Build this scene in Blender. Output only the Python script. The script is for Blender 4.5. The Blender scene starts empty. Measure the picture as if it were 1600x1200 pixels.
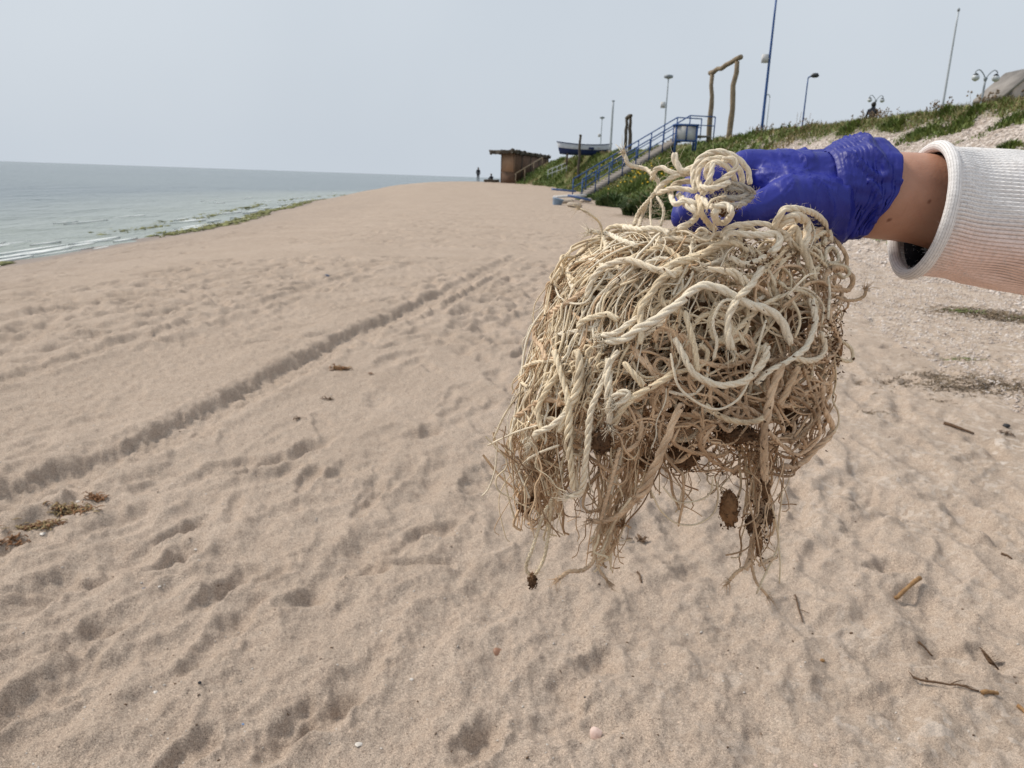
import bpy, bmesh, math, random
import numpy as np
from mathutils import Vector, Matrix

# ------------------------------------------------------------------ scene, camera, world, sun
scene = bpy.context.scene
COL = scene.collection
rng = np.random.default_rng(7)
random.seed(7)
rad = math.radians

EYE = np.array([0.0, 0.0, 1.5])
FPX = 1200.0
_p, _r = rad(14.98), rad(1.95)
FW = np.array([0, math.cos(_p), -math.sin(_p)])
_R0 = np.array([1.0, 0, 0]); _U0 = np.array([0, math.sin(_p), math.cos(_p)])
RT = _R0 * math.cos(_r) + _U0 * math.sin(_r)
UP = -_R0 * math.sin(_r) + _U0 * math.cos(_r)

cam_d = bpy.data.cameras.new('camera'); cam = bpy.data.objects.new('camera', cam_d); COL.objects.link(cam)
cam.matrix_world = Matrix(((RT[0], UP[0], -FW[0], EYE[0]), (RT[1], UP[1], -FW[1], EYE[1]), (RT[2], UP[2], -FW[2], EYE[2]), (0, 0, 0, 1)))
cam_d.sensor_width = 36; cam_d.lens = 36 * FPX / 1600
cam_d.clip_start = 0.05; cam_d.clip_end = 30000
cam_d.dof.use_dof = True; cam_d.dof.focus_distance = 0.6; cam_d.dof.aperture_fstop = 22
scene.camera = cam

SUN_EL, SUN_AZ = rad(48), rad(-66)          # azimuth from +Y, clockwise; negative = over the sea
sun_dir = Vector((math.cos(SUN_EL) * math.sin(SUN_AZ), math.cos(SUN_EL) * math.cos(SUN_AZ), math.sin(SUN_EL)))
world = bpy.data.worlds.new('World'); scene.world = world; world.use_nodes = True
wn = world.node_tree; wn.nodes.clear()
w_out = wn.nodes.new('ShaderNodeOutputWorld'); w_bg = wn.nodes.new('ShaderNodeBackground')
w_sky = wn.nodes.new('ShaderNodeTexSky'); w_sky.sky_type = 'NISHITA'; w_sky.sun_disc = False
w_sky.sun_elevation = SUN_EL; w_sky.sun_rotation = SUN_AZ % (2 * math.pi)
w_sky.air_density = 1.6; w_sky.dust_density = 7.0; w_sky.ozone_density = 1.5
w_hs = wn.nodes.new('ShaderNodeHueSaturation'); w_hs.inputs['Saturation'].default_value = 0.45
w_mix = wn.nodes.new('ShaderNodeMix'); w_mix.data_type = 'RGBA'; w_mix.inputs[0].default_value = 0.9
w_mix.inputs[7].default_value = (6.45, 7.1, 7.85, 1)   # even high cloud veil
w_tc = wn.nodes.new('ShaderNodeTexCoord'); w_nz = wn.nodes.new('ShaderNodeTexNoise'); w_nz.inputs['Scale'].default_value = 2.2; w_nz.inputs['Detail'].default_value = 4
w_rp = wn.nodes.new('ShaderNodeValToRGB'); w_rp.color_ramp.elements[0].position = .35; w_rp.color_ramp.elements[0].color = (6.25, 6.9, 7.65, 1); w_rp.color_ramp.elements[1].position = .65; w_rp.color_ramp.elements[1].color = (6.7, 7.32, 8.02, 1)
wn.links.new(w_tc.outputs['Generated'], w_nz.inputs['Vector']); wn.links.new(w_nz.outputs[0], w_rp.inputs[0]); wn.links.new(w_rp.outputs[0], w_mix.inputs[7])   # thin uneven veil
wn.links.new(w_sky.outputs[0], w_hs.inputs['Color']); wn.links.new(w_hs.outputs[0], w_mix.inputs[6])
wn.links.new(w_mix.outputs[2], w_bg.inputs['Color']); w_bg.inputs['Strength'].default_value = 0.1
wn.links.new(w_bg.outputs[0], w_out.inputs['Surface'])
sun_d = bpy.data.lights.new('sun', 'SUN'); sun = bpy.data.objects.new('sun', sun_d); COL.objects.link(sun)
sun_d.energy = 3.1; sun_d.angle = rad(11); sun_d.color = (1.0, 0.925, 0.82)
sun.rotation_euler = sun_dir.to_track_quat('Z', 'Y').to_euler()
vs = scene.view_settings
vs.view_transform = 'Standard'; vs.look = 'None'; vs.gamma = 1; vs.exposure = 0.0
try: vs.use_curve_mapping = False
except Exception: pass

# ------------------------------------------------------------------ helpers
def ray(px, py):
    return FW + RT * (px - 800) / FPX + UP * (600 - py) / FPX
def at(px, py, D):
    """world point seen at photo pixel, D metres ahead (world y)"""
    d = ray(px, py); return EYE + d * (D / d[1])

def vnoise(x, y, seed=0):
    x = np.asarray(x, float); y = np.asarray(y, float)
    xi = np.floor(x).astype(np.int64); yi = np.floor(y).astype(np.int64)
    xf = x - xi; yf = y - yi
    def g(ix, iy):
        h = (ix * 374761393 + iy * 668265263 + seed * 1442695041) & 0xffffffff
        h = ((h ^ (h >> 13)) * 1274126177) & 0xffffffff
        h = (h ^ (h >> 16)) & 0xffff
        a = h * (2 * np.pi / 65536)
        return np.cos(a), np.sin(a)
    u = xf * xf * xf * (xf * (xf * 6 - 15) + 10); v = yf * yf * yf * (yf * (yf * 6 - 15) + 10)
    a = g(xi, yi); b = g(xi + 1, yi); c = g(xi, yi + 1); d = g(xi + 1, yi + 1)
    n00 = a[0] * xf + a[1] * yf; n10 = b[0] * (xf - 1) + b[1] * yf
    n01 = c[0] * xf + c[1] * (yf - 1); n11 = d[0] * (xf - 1) + d[1] * (yf - 1)
    return ((n00 * (1 - u) + n10 * u) * (1 - v) + (n01 * (1 - u) + n11 * u) * v) * 1.5
def sst(a, b, x):
    t = np.clip((np.asarray(x, float) - a) / (b - a), 0, 1); return t * t * (3 - 2 * t)

def new_mesh(name, V, F, mat=None, smooth=False, mats=None, midx=None):
    """V (n,3); F list of arrays with 3 or 4 columns"""
    me = bpy.data.meshes.new(name)
    V = np.asarray(V, np.float32)
    if not isinstance(F, (list, tuple)): F = [F]
    F = [np.asarray(f, np.int32) for f in F if len(f)]
    loops = np.concatenate([f.ravel() for f in F]); sizes = np.concatenate([np.full(len(f), f.shape[1], np.int32) for f in F])
    me.vertices.add(len(V)); me.vertices.foreach_set('co', V.ravel())
    me.loops.add(len(loops)); me.loops.foreach_set('vertex_index', loops)
    me.polygons.add(len(sizes)); st = np.concatenate([[0], np.cumsum(sizes)[:-1]]).astype(np.int32)
    me.polygons.foreach_set('loop_start', st)
    if smooth: me.polygons.foreach_set('use_smooth', np.ones(len(sizes), bool))
    for m in (mats or ([mat] if mat else [])): me.materials.append(m)
    if midx is not None: me.polygons.foreach_set('material_index', np.asarray(midx, np.int32))
    me.update(calc_edges=True)
    return me
def link(name, me, parent=None, loc=None):
    o = bpy.data.objects.new(name, me); COL.objects.link(o)
    if parent is not None: o.parent = parent
    if loc is not None: o.location = loc
    return o
def tag(o, label=None, cat=None, group=None, kind=None):
    if label: o['label'] = label
    if cat: o['category'] = cat
    if group: o['group'] = group
    if kind: o['kind'] = kind
    return o
def thing(name, loc, label, cat, group=None, rz=0.0):
    o = link(name, None, loc=loc); o.rotation_euler = (0, 0, rz); return tag(o, label, cat, group)

class MB:
    """collects shapes for ONE mesh"""
    def __init__(s): s.V = []; s.Q = []; s.T = []; s.n = 0
    def add(s, V, F):
        V = np.asarray(V, float); F = np.asarray(F, int)
        if len(F) == 0: return s
        (s.Q if F.shape[1] == 4 else s.T).append(F + s.n); s.V.append(V); s.n += len(V); return s
    def box(s, c, d, rz=0.0, M=None):
        c = np.asarray(c, float); d = np.asarray(d, float) / 2
        P = np.array([[x, y, z] for x in (-1, 1) for y in (-1, 1) for z in (-1, 1)], float) * d
        if rz:
            ca, sa = math.cos(rz), math.sin(rz); P = P @ np.array([[ca, sa, 0], [-sa, ca, 0], [0, 0, 1]])
        if M is not None: P = P @ np.asarray(M).T
        return s.add(P + c, [[0, 1, 3, 2], [4, 6, 7, 5], [0, 4, 5, 1], [2, 3, 7, 6], [0, 2, 6, 4], [1, 5, 7, 3]])
    def tube(s, pts, r, sides=8, **k):
        V, F, C = tube(pts, r, sides, **k); s.add(V, F)
        if len(C): s.T.append(np.asarray(C, int) + s.n - len(V))
        return s
    def build(s, name, mat, parent=None, smooth=False, loc=None):
        V = np.concatenate(s.V); F = []
        if s.Q: F.append(np.concatenate(s.Q))
        if s.T: F.append(np.concatenate(s.T))
        if parent is None and loc is not None: V = V - np.asarray(loc)
        return link(name, new_mesh(name, V, F, mat, smooth), parent, loc if parent is None else None)

def frames(P):
    T = np.gradient(P, axis=0); T /= np.linalg.norm(T, axis=1)[:, None] + 1e-12
    N = np.zeros_like(P)
    a = np.array([0, 0, 1.0]) if abs(T[0, 2]) < .9 else np.array([1.0, 0, 0])
    n = np.cross(T[0], a); n /= np.linalg.norm(n); N[0] = n
    for i in range(1, len(P)):
        n = n - T[i] * np.dot(n, T[i]); n /= np.linalg.norm(n) + 1e-12; N[i] = n
    return T, N, np.cross(T, N)
def tube(pts, r, sides=8, twist=0.0, prof=None, cap=True, squash=None):
    """swept ring; twist = radians per metre"""
    P = np.asarray(pts, float); n = len(P); r = np.broadcast_to(np.asarray(r, float), (n,))
    T, N, B = frames(P)
    s = np.concatenate([[0], np.cumsum(np.linalg.norm(np.diff(P, axis=0), axis=1))])
    a = np.arange(sides) * 2 * np.pi / sides
    A = a[None, :] + (twist * s)[:, None]
    pr = np.ones(sides) if prof is None else np.asarray(prof)
    R = r[:, None] * pr[None, :]
    V = P[:, None, :] + (R * np.cos(A))[:, :, None] * N[:, None, :] + (R * np.sin(A))[:, :, None] * B[:, None, :]
    i = np.arange(n - 1)[:, None] * sides; j = np.arange(sides)[None, :]; k = (j + 1) % sides
    F = np.stack([i + j, i + k, i + sides + k, i + sides + j], -1).reshape(-1, 4)
    C = []
    if cap:
        for q in range(1, sides - 1):
            C.append([0, q + 1, q]); C.append([(n - 1) * sides, (n - 1) * sides + q, (n - 1) * sides + q + 1])
    return V.reshape(-1, 3), F, C
def spline(P, step):
    """centripetal-ish Catmull-Rom, resampled to even steps"""
    P = np.asarray(P, float)
    if len(P) == 2: Q = P
    else:
        E = np.vstack([2 * P[0] - P[1], P, 2 * P[-1] - P[-2]]); out = []
        for i in range(1, len(E) - 2):
            t = np.linspace(0, 1, 14, endpoint=False)[:, None]
            a, b, c, d = E[i - 1], E[i], E[i + 1], E[i + 2]
            out.append(.5 * ((2 * b) + (-a + c) * t + (2 * a - 5 * b + 4 * c - d) * t ** 2 + (-a + 3 * b - 3 * c + d) * t ** 3))
        Q = np.vstack(out + [P[-1:]])
    s = np.concatenate([[0], np.cumsum(np.linalg.norm(np.diff(Q, axis=0), axis=1))])
    m = max(3, int(s[-1] / step) + 1); u = np.linspace(0, s[-1], m)
    return np.stack([np.interp(u, s, Q[:, k]) for k in range(P.shape[1])], 1)

# ------------------------------------------------------------------ materials
def material(name):
    m = bpy.data.materials.new(name); m.use_nodes = True; nt = m.node_tree
    return m, nt, nt.nodes['Principled BSDF']
def nd(nt, t, **kw):
    n = nt.nodes.new('ShaderNode' + t)
    for k, v in kw.items():
        if hasattr(n, k): setattr(n, k, v)
        else: n.inputs[k].default_value = v
    return n
def ramp(nt, fac, stops):
    n = nt.nodes.new('ShaderNodeValToRGB'); el = n.color_ramp.elements
    while len(el) < len(stops): el.new(0.5)
    for e, (p, c) in zip(el, stops): e.position = p; e.color = (*c, 1) if len(c) == 3 else c
    nt.links.new(fac, n.inputs[0]); return n.outputs[0]
def mixc(nt, fac, a, b, blend='MIX'):
    n = nt.nodes.new('ShaderNodeMix'); n.data_type = 'RGBA'; n.blend_type = blend
    for s, v in ((n.inputs[0], fac), (n.inputs[6], a), (n.inputs[7], b)):
        if isinstance(v, (int, float)): s.default_value = v
        elif isinstance(v, tuple): s.default_value = (*v, 1) if len(v) == 3 else v
        else: nt.links.new(v, s)
    return n.outputs[2]
def noise_n(nt, scale, detail=3, rough=.55, vec=None, dist=0.0):
    n = nd(nt, 'TexNoise'); n.inputs['Scale'].default_value = scale; n.inputs['Detail'].default_value = detail
    n.inputs['Roughness'].default_value = rough; n.inputs['Distortion'].default_value = dist
    if vec is not None: nt.links.new(vec, n.inputs['Vector'])
    return n.outputs[0]
def bump_n(nt, h, strength, dist, prev=None):
    b = nd(nt, 'Bump'); b.inputs['Strength'].default_value = strength; b.inputs['Distance'].default_value = dist
    nt.links.new(h, b.inputs['Height'])
    if prev is not None: nt.links.new(prev, b.inputs['Normal'])
    return b.outputs[0]
def simple(name, c, c2=None, scale=8.0, rough=.7, bump=0.0, bscale=40, spec=.3, metallic=0.0, obj=True):
    """two-tone noise material with fine relief"""
    m, nt, b = material(name)
    tc = nd(nt, 'TexCoord').outputs['Object']
    c2 = c2 or tuple(x * .72 for x in c)
    f = noise_n(nt, scale, 5, .6, tc)
    col = ramp(nt, f, [(.32, c2), (.68, c)])
    nt.links.new(col, b.inputs['Base Color'])
    b.inputs['Roughness'].default_value = rough; b.inputs['Specular IOR Level'].default_value = spec; b.inputs['Metallic'].default_value = metallic
    if bump: nt.links.new(bump_n(nt, noise_n(nt, bscale, 4, .6, tc), .6, bump), b.inputs['Normal'])
    return m
# ------------------------------------------------------------------ terrain
SEA = -0.95
_sy = [-60, 0, 20, 31, 47, 65, 81, 100, 118, 135, 160, 220, 400, 4000]
_sx = [-12, -12.4, -13.0, -13.1, -15.4, -17.6, -18.6, -15.5, -8, 0, 16, 60, 220, 4000]
_ty = [-60, 0, 6, 13, 30, 45, 62, 72, 84, 96, 115, 160, 400, 4000]
_tx = [4.5, 5.2, 6.4, 7.4, 7.8, 7.2, 6.0, 4.4, 1.9, -1.6, 3, 24, 240, 4200]
_cy = [-60, 0, 24, 49, 62, 80, 96, 120, 4000]
_cz = [4.3, 4.3, 4.25, 4.55, 4.6, 4.0, 3.2, 3.4, 4]
_wy = [-60, 0, 24, 49, 62, 80, 96, 120]
_ww = [8.0, 8.0, 7.2, 7.2, 8.0, 3.5, 4.2, 6]
def base_z(x, y):
    x = np.asarray(x, float); y = np.asarray(y, float)
    xs = np.interp(y, _sy, _sx) + 0.5 * vnoise(y * .09, y * 0 + 3.3, 5) + .18 * vnoise(y * .4, y * 0, 6)
    toe = np.interp(y, _ty, _tx) + .6 * vnoise(y * .12, y * 0 + 9.1, 8)
    d = x - xs
    rise = 0.95 * sst(38, 98, y) * sst(0, 9, d)
    beach = SEA + np.where(d < 0, np.maximum(d * .09, -4), .55 * sst(0, 6, d) + .40 * np.clip(d / 9.5, 0, 1) ** 1.0) + rise
    hc = np.interp(y, _cy, _cz); w = np.interp(y, _wy, _ww)
    t = np.clip((x - toe) / w, 0, 1)
    prof = np.where(t < .3, t * t / .6, t - .15) / .85
    prof = prof - .06 * sst(.85, 1.0, t) * 0
    top = hc + .03 * np.clip(x - toe - w, 0, 60)
    e = np.where(t < 1, beach + (hc - beach) * prof, top)
    return e, d, (x - toe) / w, toe

def sand_detail(x, y, d, t):
    """medium relief of the dry sand"""
    ca, sa = math.cos(rad(13)), math.sin(rad(13))
    along = x * sa + y * ca; across = x * ca - y * sa
    flat = sst(1.0, 4.0, d) * (1 - sst(-.15, .1, t))
    h = .030 * vnoise(x * .45, y * .35, 11) + .024 * vnoise(across * 1.9, along * .5, 12) + .022 * vnoise(across * 4.2 + .5 * vnoise(x * 2, y * 2, 3), along * 1.1, 13)
    n = vnoise(x * 3.1, y * 2.6, 14); h += .020 * (1 - np.abs(n) * 1.6)
    h += .011 * vnoise(across * 9, along * 4, 15) + .006 * vnoise(x * 17, y * 13, 16) + .0032 * vnoise(x * 37, y * 31, 17)
    rough = sst(.05, .5, vnoise(x * .9, y * .7, 19))
    h += rough * (.008 * vnoise(x * 24, y * 22, 18) + .006 * np.abs(vnoise(x * 48, y * 44, 20)))
    return h * flat * (.28 + .14 * sst(2, 7, np.hypot(x, y)))

# structured polar sheet: fine where the beach is in front, coarse elsewhere, reaching the horizon
NF = 840
th = np.concatenate([np.linspace(rad(-48), rad(50), NF), np.linspace(rad(50), rad(312), 90)[1:-1]])
r1 = [0.02, .3, .6, .9, 1.1, 1.25]
rr = [1.35]
while rr[-1] < 9000:
    r_ = rr[-1]
    k = .0047 * (1 + .012 * r_) if r_ < 9 else (.0050 if r_ < 40 else (.010 if r_ < 140 else .22))
    rr.append(r_ * (1 + k))
rr = np.array(r1 + rr)
NR, NT = len(rr), len(th)
GX = rr[:, None] * np.sin(th)[None, :]; GY = rr[:, None] * np.cos(th)[None, :]
GZ, GD, GT, GTOE = base_z(GX, GY)
DZ = sand_detail(GX, GY, GD, GT)

def stamp(cx, cy, reach, fn):
    """apply fn(local x, local y)->dz on the grid vertices around a point"""
    r0 = math.hypot(cx, cy); t0 = math.atan2(cx, cy)
    i0, i1 = np.searchsorted(rr, [r0 - reach, r0 + reach]); dt = reach / max(r0, .3)
    j0, j1 = np.searchsorted(th[:NF], [t0 - dt, t0 + dt])
    if i1 <= i0 or j1 <= j0: return
    sl = (slice(i0, i1), slice(j0, j1))
    DZ[sl] += fn(GX[sl] - cx, GY[sl] - cy, DZ[sl])

def footprint(cx, cy, ang, L, W, depth, soft, rim, hand=False):
    ca, sa = math.cos(ang), math.sin(ang)
    nr_ = 1.0 if hand else float(sst(1.8, 4.5, math.hypot(cx, cy))); depth *= .5 + .5 * nr_; rim *= .6 + .4 * nr_; soft = max(soft, .62 - .4 * nr_)
    f1, f2, f3, f4, f5, f6 = rng.uniform(0, 6.28, 6)
    def fn(x, y, old):
        u = (x * sa + y * ca) / (L / 2); v = (x * ca - y * sa) / (W / 2)
        v = v * (1 + .22 * np.cos(u * 2.2 + .5)) + .16 * np.sin(x * 31 + 13 * y + f1) + .13 * np.sin(y * 37 - 17 * x + f2) + .07 * np.sin(x * 83 + y * 61 + f3) + .07 * np.sin(y * 97 - x * 49 + f4); u = u + .14 * np.sin(x * 29 - y * 15 + f5) + .12 * np.sin(y * 33 + x * 19 + f6)
        q = np.sqrt(u * u * .9 + v * v)
        pit = (1 - sst(max(0, 1 - soft * 1.3), 1 + soft * .9, q))
        ring = np.exp(-((q - 1.28) / .28) ** 2) * (.55 + .45 * np.cos(np.arctan2(v, u) - 2.5))
        return -pit * (depth * (.85 + .25 * u) + old * .15) + rim * ring
    stamp(cx, cy, max(L, W) * 1.4, fn)

# old, wind-softened footprints scattered over the beach, most of them heading along the shore
for k in range(4000):
    r_ = 1.5 * (45 / 1.5) ** rng.random(); t_ = rng.uniform(rad(-47), rad(45))
    x, y = r_ * math.sin(t_), r_ * math.cos(t_)
    if x > 5.6 or x < -11.3: continue
    dense = vnoise(x * .35 + 5, y * .22, 31)
    if dense < rng.uniform(-.6, .5): continue
    a = rad(13) + rng.normal(0, .4) + (math.pi if rng.random() < .5 else 0)
    old = rng.random()
    footprint(x, y, a, rng.uniform(.24, .5), rng.uniform(.09, .19), (.036 if old < .3 else .018) * rng.uniform(.5, 1.25), rng.uniform(.22, .4) if rng.random() < .4 else rng.uniform(.5, 1.0), rng.uniform(.003, .010))
# trampled sand further off
for k in range(5200):
    r_ = 7 * (48 / 7) ** rng.random(); t_ = rng.uniform(rad(-46), rad(20)); x, y = r_ * math.sin(t_), r_ * math.cos(t_)
    if x > 6.0 or x < -11.6 or vnoise(x * .25 + 9, y * .12, 33) < rng.uniform(-.7, .3): continue
    footprint(x, y, rad(13) + rng.normal(0, .7), rng.uniform(.3, .6), rng.uniform(.14, .28), rng.uniform(.02, .055), rng.uniform(.4, .8), rng.uniform(.004, .016))
# dimples and kicked sand
for k in range(2200):
    r_ = 1.5 * (14 / 1.5) ** rng.random(); t_ = rng.uniform(rad(-46), rad(45))
    x, y = r_ * math.sin(t_), r_ * math.cos(t_)
    s = rng.uniform(.03, .11)
    footprint(x, y, rng.uniform(0, 6.28), s * rng.uniform(1, 1.8), s, rng.uniform(.003, .009), .7, rng.uniform(0, .004))

# wheel rut: a trench with worn lug marks, from the near left towards the far middle
def gpt(px, py, z=0.0):
    d = ray(px, py); t = (z - EYE[2]) / d[2]; return (EYE + d * t)[:2]
TR = spline(np.array([gpt(-330, 905), gpt(-120, 832), gpt(0, 782), gpt(250, 686), gpt(430, 594), gpt(560, 524), gpt(640, 487), gpt(780, 414), gpt(812, 398)]), .05)
def rut(width, depth, off, i0, i1, lug, fade):
    P = TR.copy(); T = np.gradient(P, axis=0); T /= np.linalg.norm(T, axis=1)[:, None]
    P = P + np.stack([T[:, 1], -T[:, 0]], 1) * off
    S = np.concatenate([[0], np.cumsum(np.linalg.norm(np.diff(P, axis=0), axis=1))])
    m = (GY > 1) & (GY < 17) & (GX > -6.5) & (GX < 1) & (rr[:, None] < 18)
    X, Y = GX[m], GY[m]
    best = np.full(len(X), 9.0); sv = np.zeros(len(X)); idx = np.zeros(len(X), int); sg = np.zeros(len(X))
    for i in range(int(i0 * len(P)), int(i1 * len(P))):
        dx, dy = X - P[i, 0], Y - P[i, 1]
        al = dx * T[i, 0] + dy * T[i, 1]; ac = dx * T[i, 1] - dy * T[i, 0]
        q = np.abs(ac) + np.maximum(np.abs(al) - .04, 0) * 3
        b = q < best; best[b] = q[b]; sv[b] = (S[i] + al)[b]; sg[b] = ac[b]
    w = width * (1 + .15 * vnoise(sv * 1.3, sv * 0, 44)) / 2
    edge = .045 * vnoise(sv * 5, sg * 0 + 2, 45) + .03 * vnoise(sv * 17, sg * 3, 46) + .02 * vnoise(sv * 40, sg * 20, 49)
    q = (np.abs(sg + .02) + edge) / w
    pit = 1 - sst(.55, 1.1, q)
    fd = fade(sv / S[-1])
    z = -pit * depth * (1 - .22 * np.sign(sg) * np.clip(np.abs(sg) / w, 0, 1)) + .014 * np.exp(-((q - 1.45) / .32) ** 2) * (best < 8)
    z += pit * lug * (np.sin(sv * 2 * np.pi / .085 + sg * 9) * .5 + vnoise(sv * 9, sg * 12, 47))
    z += pit * (.014 * vnoise(X * 14, Y * 14, 48) + .008 * vnoise(X * 34, Y * 34, 50))
    z += .010 * np.clip(vnoise(X * 20, Y * 20, 51), 0, 1) * np.exp(-((q - 1.3) / .5) ** 2) * (best < 8)
    z = z * fd * (best < 8)
    o = DZ[m]; DZ[m] = o * (1 - .7 * pit * fd) + z
rut(.32, .062, 0.0, 0, .72, .014, lambda s: 1 - .75 * sst(.52, .72, s))
rut(.28, .035, .02, .50, 1, .022, lambda s: sst(.5, .7, s) * (1 - sst(.97, 1, s)))
rut(.16, .030, .30, .38, .80, .006, lambda s: sst(.38, .5, s) * (1 - sst(.7, .8, s)))
rut(.9, .018, -1.05, 0, 1, .004, lambda s: .8 * (1 - sst(.8, 1, s)))
rut(.22, .022, -1.75, 0, .9, .008, lambda s: .9 * (1 - sst(.6, .9, s)))
# the fresher hollows one can tell apart, near the camera
for (px, py, L, W, a, dp, sf) in [(75, 915, .34, .20, .25, .040, .6), (140, 985, .22, .13, .3, .036, .5), (45, 1085, .30, .15, .4, .038, .6), (275, 866, .17, .11, .3, .042, .4), (285, 822, .26, .08, .5, .030, .4), (350, 912, .30, .09, .25, .030, .45), (345, 985, .30, .10, .22, .030, .5), (415, 898, .14, .09, .6, .022, .5), (520, 1100, .17, .11, .35, .038, .5), (455, 1130, .20, .10, .3, .034, .5), (280, 1175, .18, .08, .4, .032, .5), (575, 888, .12, .10, .9, .030, .45), (680, 826, .17, .12, 1.2, .030, .5), (640, 842, .30, .07, .4, .016, .5), (660, 876, .22, .06, 1.4, .020, .5), (750, 1150, .16, .10, .4, .038, .5), (880, 1080, .20, .12, .2, .026, .6), (900, 1125, .26, .13, 1.2, .024, .6), (925, 1030, .14, .10, 1.0, .028, .5), (470, 935, .14, .08, .9, .024, .5), (525, 737, .18, .13, .5, .030, .45), (660, 676, .24, .15, .6, .032, .5), (480, 700, .28, .12, .5, .026, .5), (200, 800, .30, .12, .5, .020, .6), (1385, 880, .17, .12, 1.3, .030, .5), (1340, 742, .26, .18, 1.1, .030, .6), (1375, 800, .26, .16, 1.2, .032, .6), (1500, 1012, .22, .11, 1.9, .030, .45), (1400, 1010, .26, .14, 1.7, .022, .7), (1230, 810, .24, .15, 1.0, .024, .6), (1290, 760, .30, .16, 1.2, .024, .6), (1470, 930, .40, .14, 1.9, .024, .7), (1080, 885, .16, .10, .8, .022, .5), (1330, 1080, .30, .16, 1.5, .022, .7), (1500, 780, .30, .18, 1.3, .026, .7), (1560, 850, .26, .14, 1.6, .024, .6), (1120, 980, .30, .16, 1.3, .02, .8), (590, 770, .20, .08, .4, .022, .5)]:
    g_ = gpt(px, py); footprint(g_[0], g_[1], a, L * 1.15, W * 1.15, dp * 1.75, sf, dp * .34, True)
# fine crust over everything, prints included
DZ += (1 - sst(-.15, .1, GT)) * sst(1, 4, GD) * (.0035 * vnoise(GX * 29, GY * 25, 56) + .0028 * vnoise(GX * 55, GY * 47, 57) + .003 * np.clip(vnoise(GX * 19, GY * 15, 58), 0, 1))
# embankment relief
slope = sst(.02, .2, GT)
DZ += slope * (.10 * vnoise(GX * .6, GY * .6, 61) + .06 * vnoise(GX * 1.7, GY * 1.6, 62) + .03 * vnoise(GX * 5, GY * 5, 63))
# broken sand lip at the toe further along
DZ += sst(-.25, -.02, GT) * (1 - sst(.0, .2, GT)) * (.10 * np.abs(vnoise(GX * 1.2, GY * .6, 64)) + .05 * vnoise(GX * 3, GY * 2, 65)) * sst(6, 20, GY)
GZ = GZ + DZ * sst(.7, 1.45, np.hypot(GX, GY))
def ground_z(x, y):
    """height of the finished sheet (bilinear on the polar grid)"""
    r0 = math.hypot(x, y); t0 = math.atan2(x, y)
    if not (th[0] < t0 < th[NF - 2]) or r0 < rr[1]: return float(base_z(x, y)[0])
    i = int(np.searchsorted(rr, r0)) - 1; j = int(np.searchsorted(th[:NF], t0)) - 1
    a = (r0 - rr[i]) / (rr[i + 1] - rr[i]); b = (t0 - th[j]) / (th[j + 1] - th[j])
    return float((GZ[i, j] * (1 - b) + GZ[i, j + 1] * b) * (1 - a) + (GZ[i + 1, j] * (1 - b) + GZ[i + 1, j + 1] * b) * a)
def ground_at(px, py):
    """first hit of a photo ray with the ground"""
    d = ray(px, py); d = d / np.linalg.norm(d); t = 1.2; last = t
    while t < 400:
        p = EYE + d * t
        if p[2] < ground_z(p[0], p[1]): break
        last = t; t *= 1.006
    for _ in range(14):
        m = (last + t) / 2; p = EYE + d * m
        if p[2] < ground_z(p[0], p[1]): t = m
        else: last = m
    return EYE + d * t

i = np.arange(NR - 1)[:, None] * NT; j = np.arange(NT)[None, :]; k = (j + 1) % NT
GF = np.stack([i + j, i + NT + j, i + NT + k, i + k], -1).reshape(-1, 4)
gmask_gravel = sst(-.02, .28, GT + .12 * vnoise(GX * .5, GY * .5, 71) + .08 * vnoise(GX * 1.9, GY * 1.9, 72)) * (1 - sst(40, 52, GY + 3 * vnoise(GX * .3, GY * .2, 73)))
gmask_green = np.maximum(sst(.02, .22, GT + .1 * vnoise(GX * .7, GY * .5, 75)) * sst(40, 50, GY), sst(.84, .95, GT + .06 * vnoise(GX * .8, GY * .5, 76)))
gmask_wet = np.maximum(1 - sst(.5, 2.2, GD + .5 * vnoise(GX * .3, GY * .25, 77)), .42 * (1 - sst(2, 8, GD + 1.5 * vnoise(GX * .3, GY * .15, 79))))
gmask_shell = sst(-.75, -.1, GT + .22 * vnoise(GX * .6, GY * .6, 78)) * (1 - sst(.1, .3, GT)) * (1 - sst(20, 40, GY))
VV = np.stack([GX, GY, GZ], -1).reshape(-1, 3)
ctr = np.array([[0, 0, GZ[0].mean()]])

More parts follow.
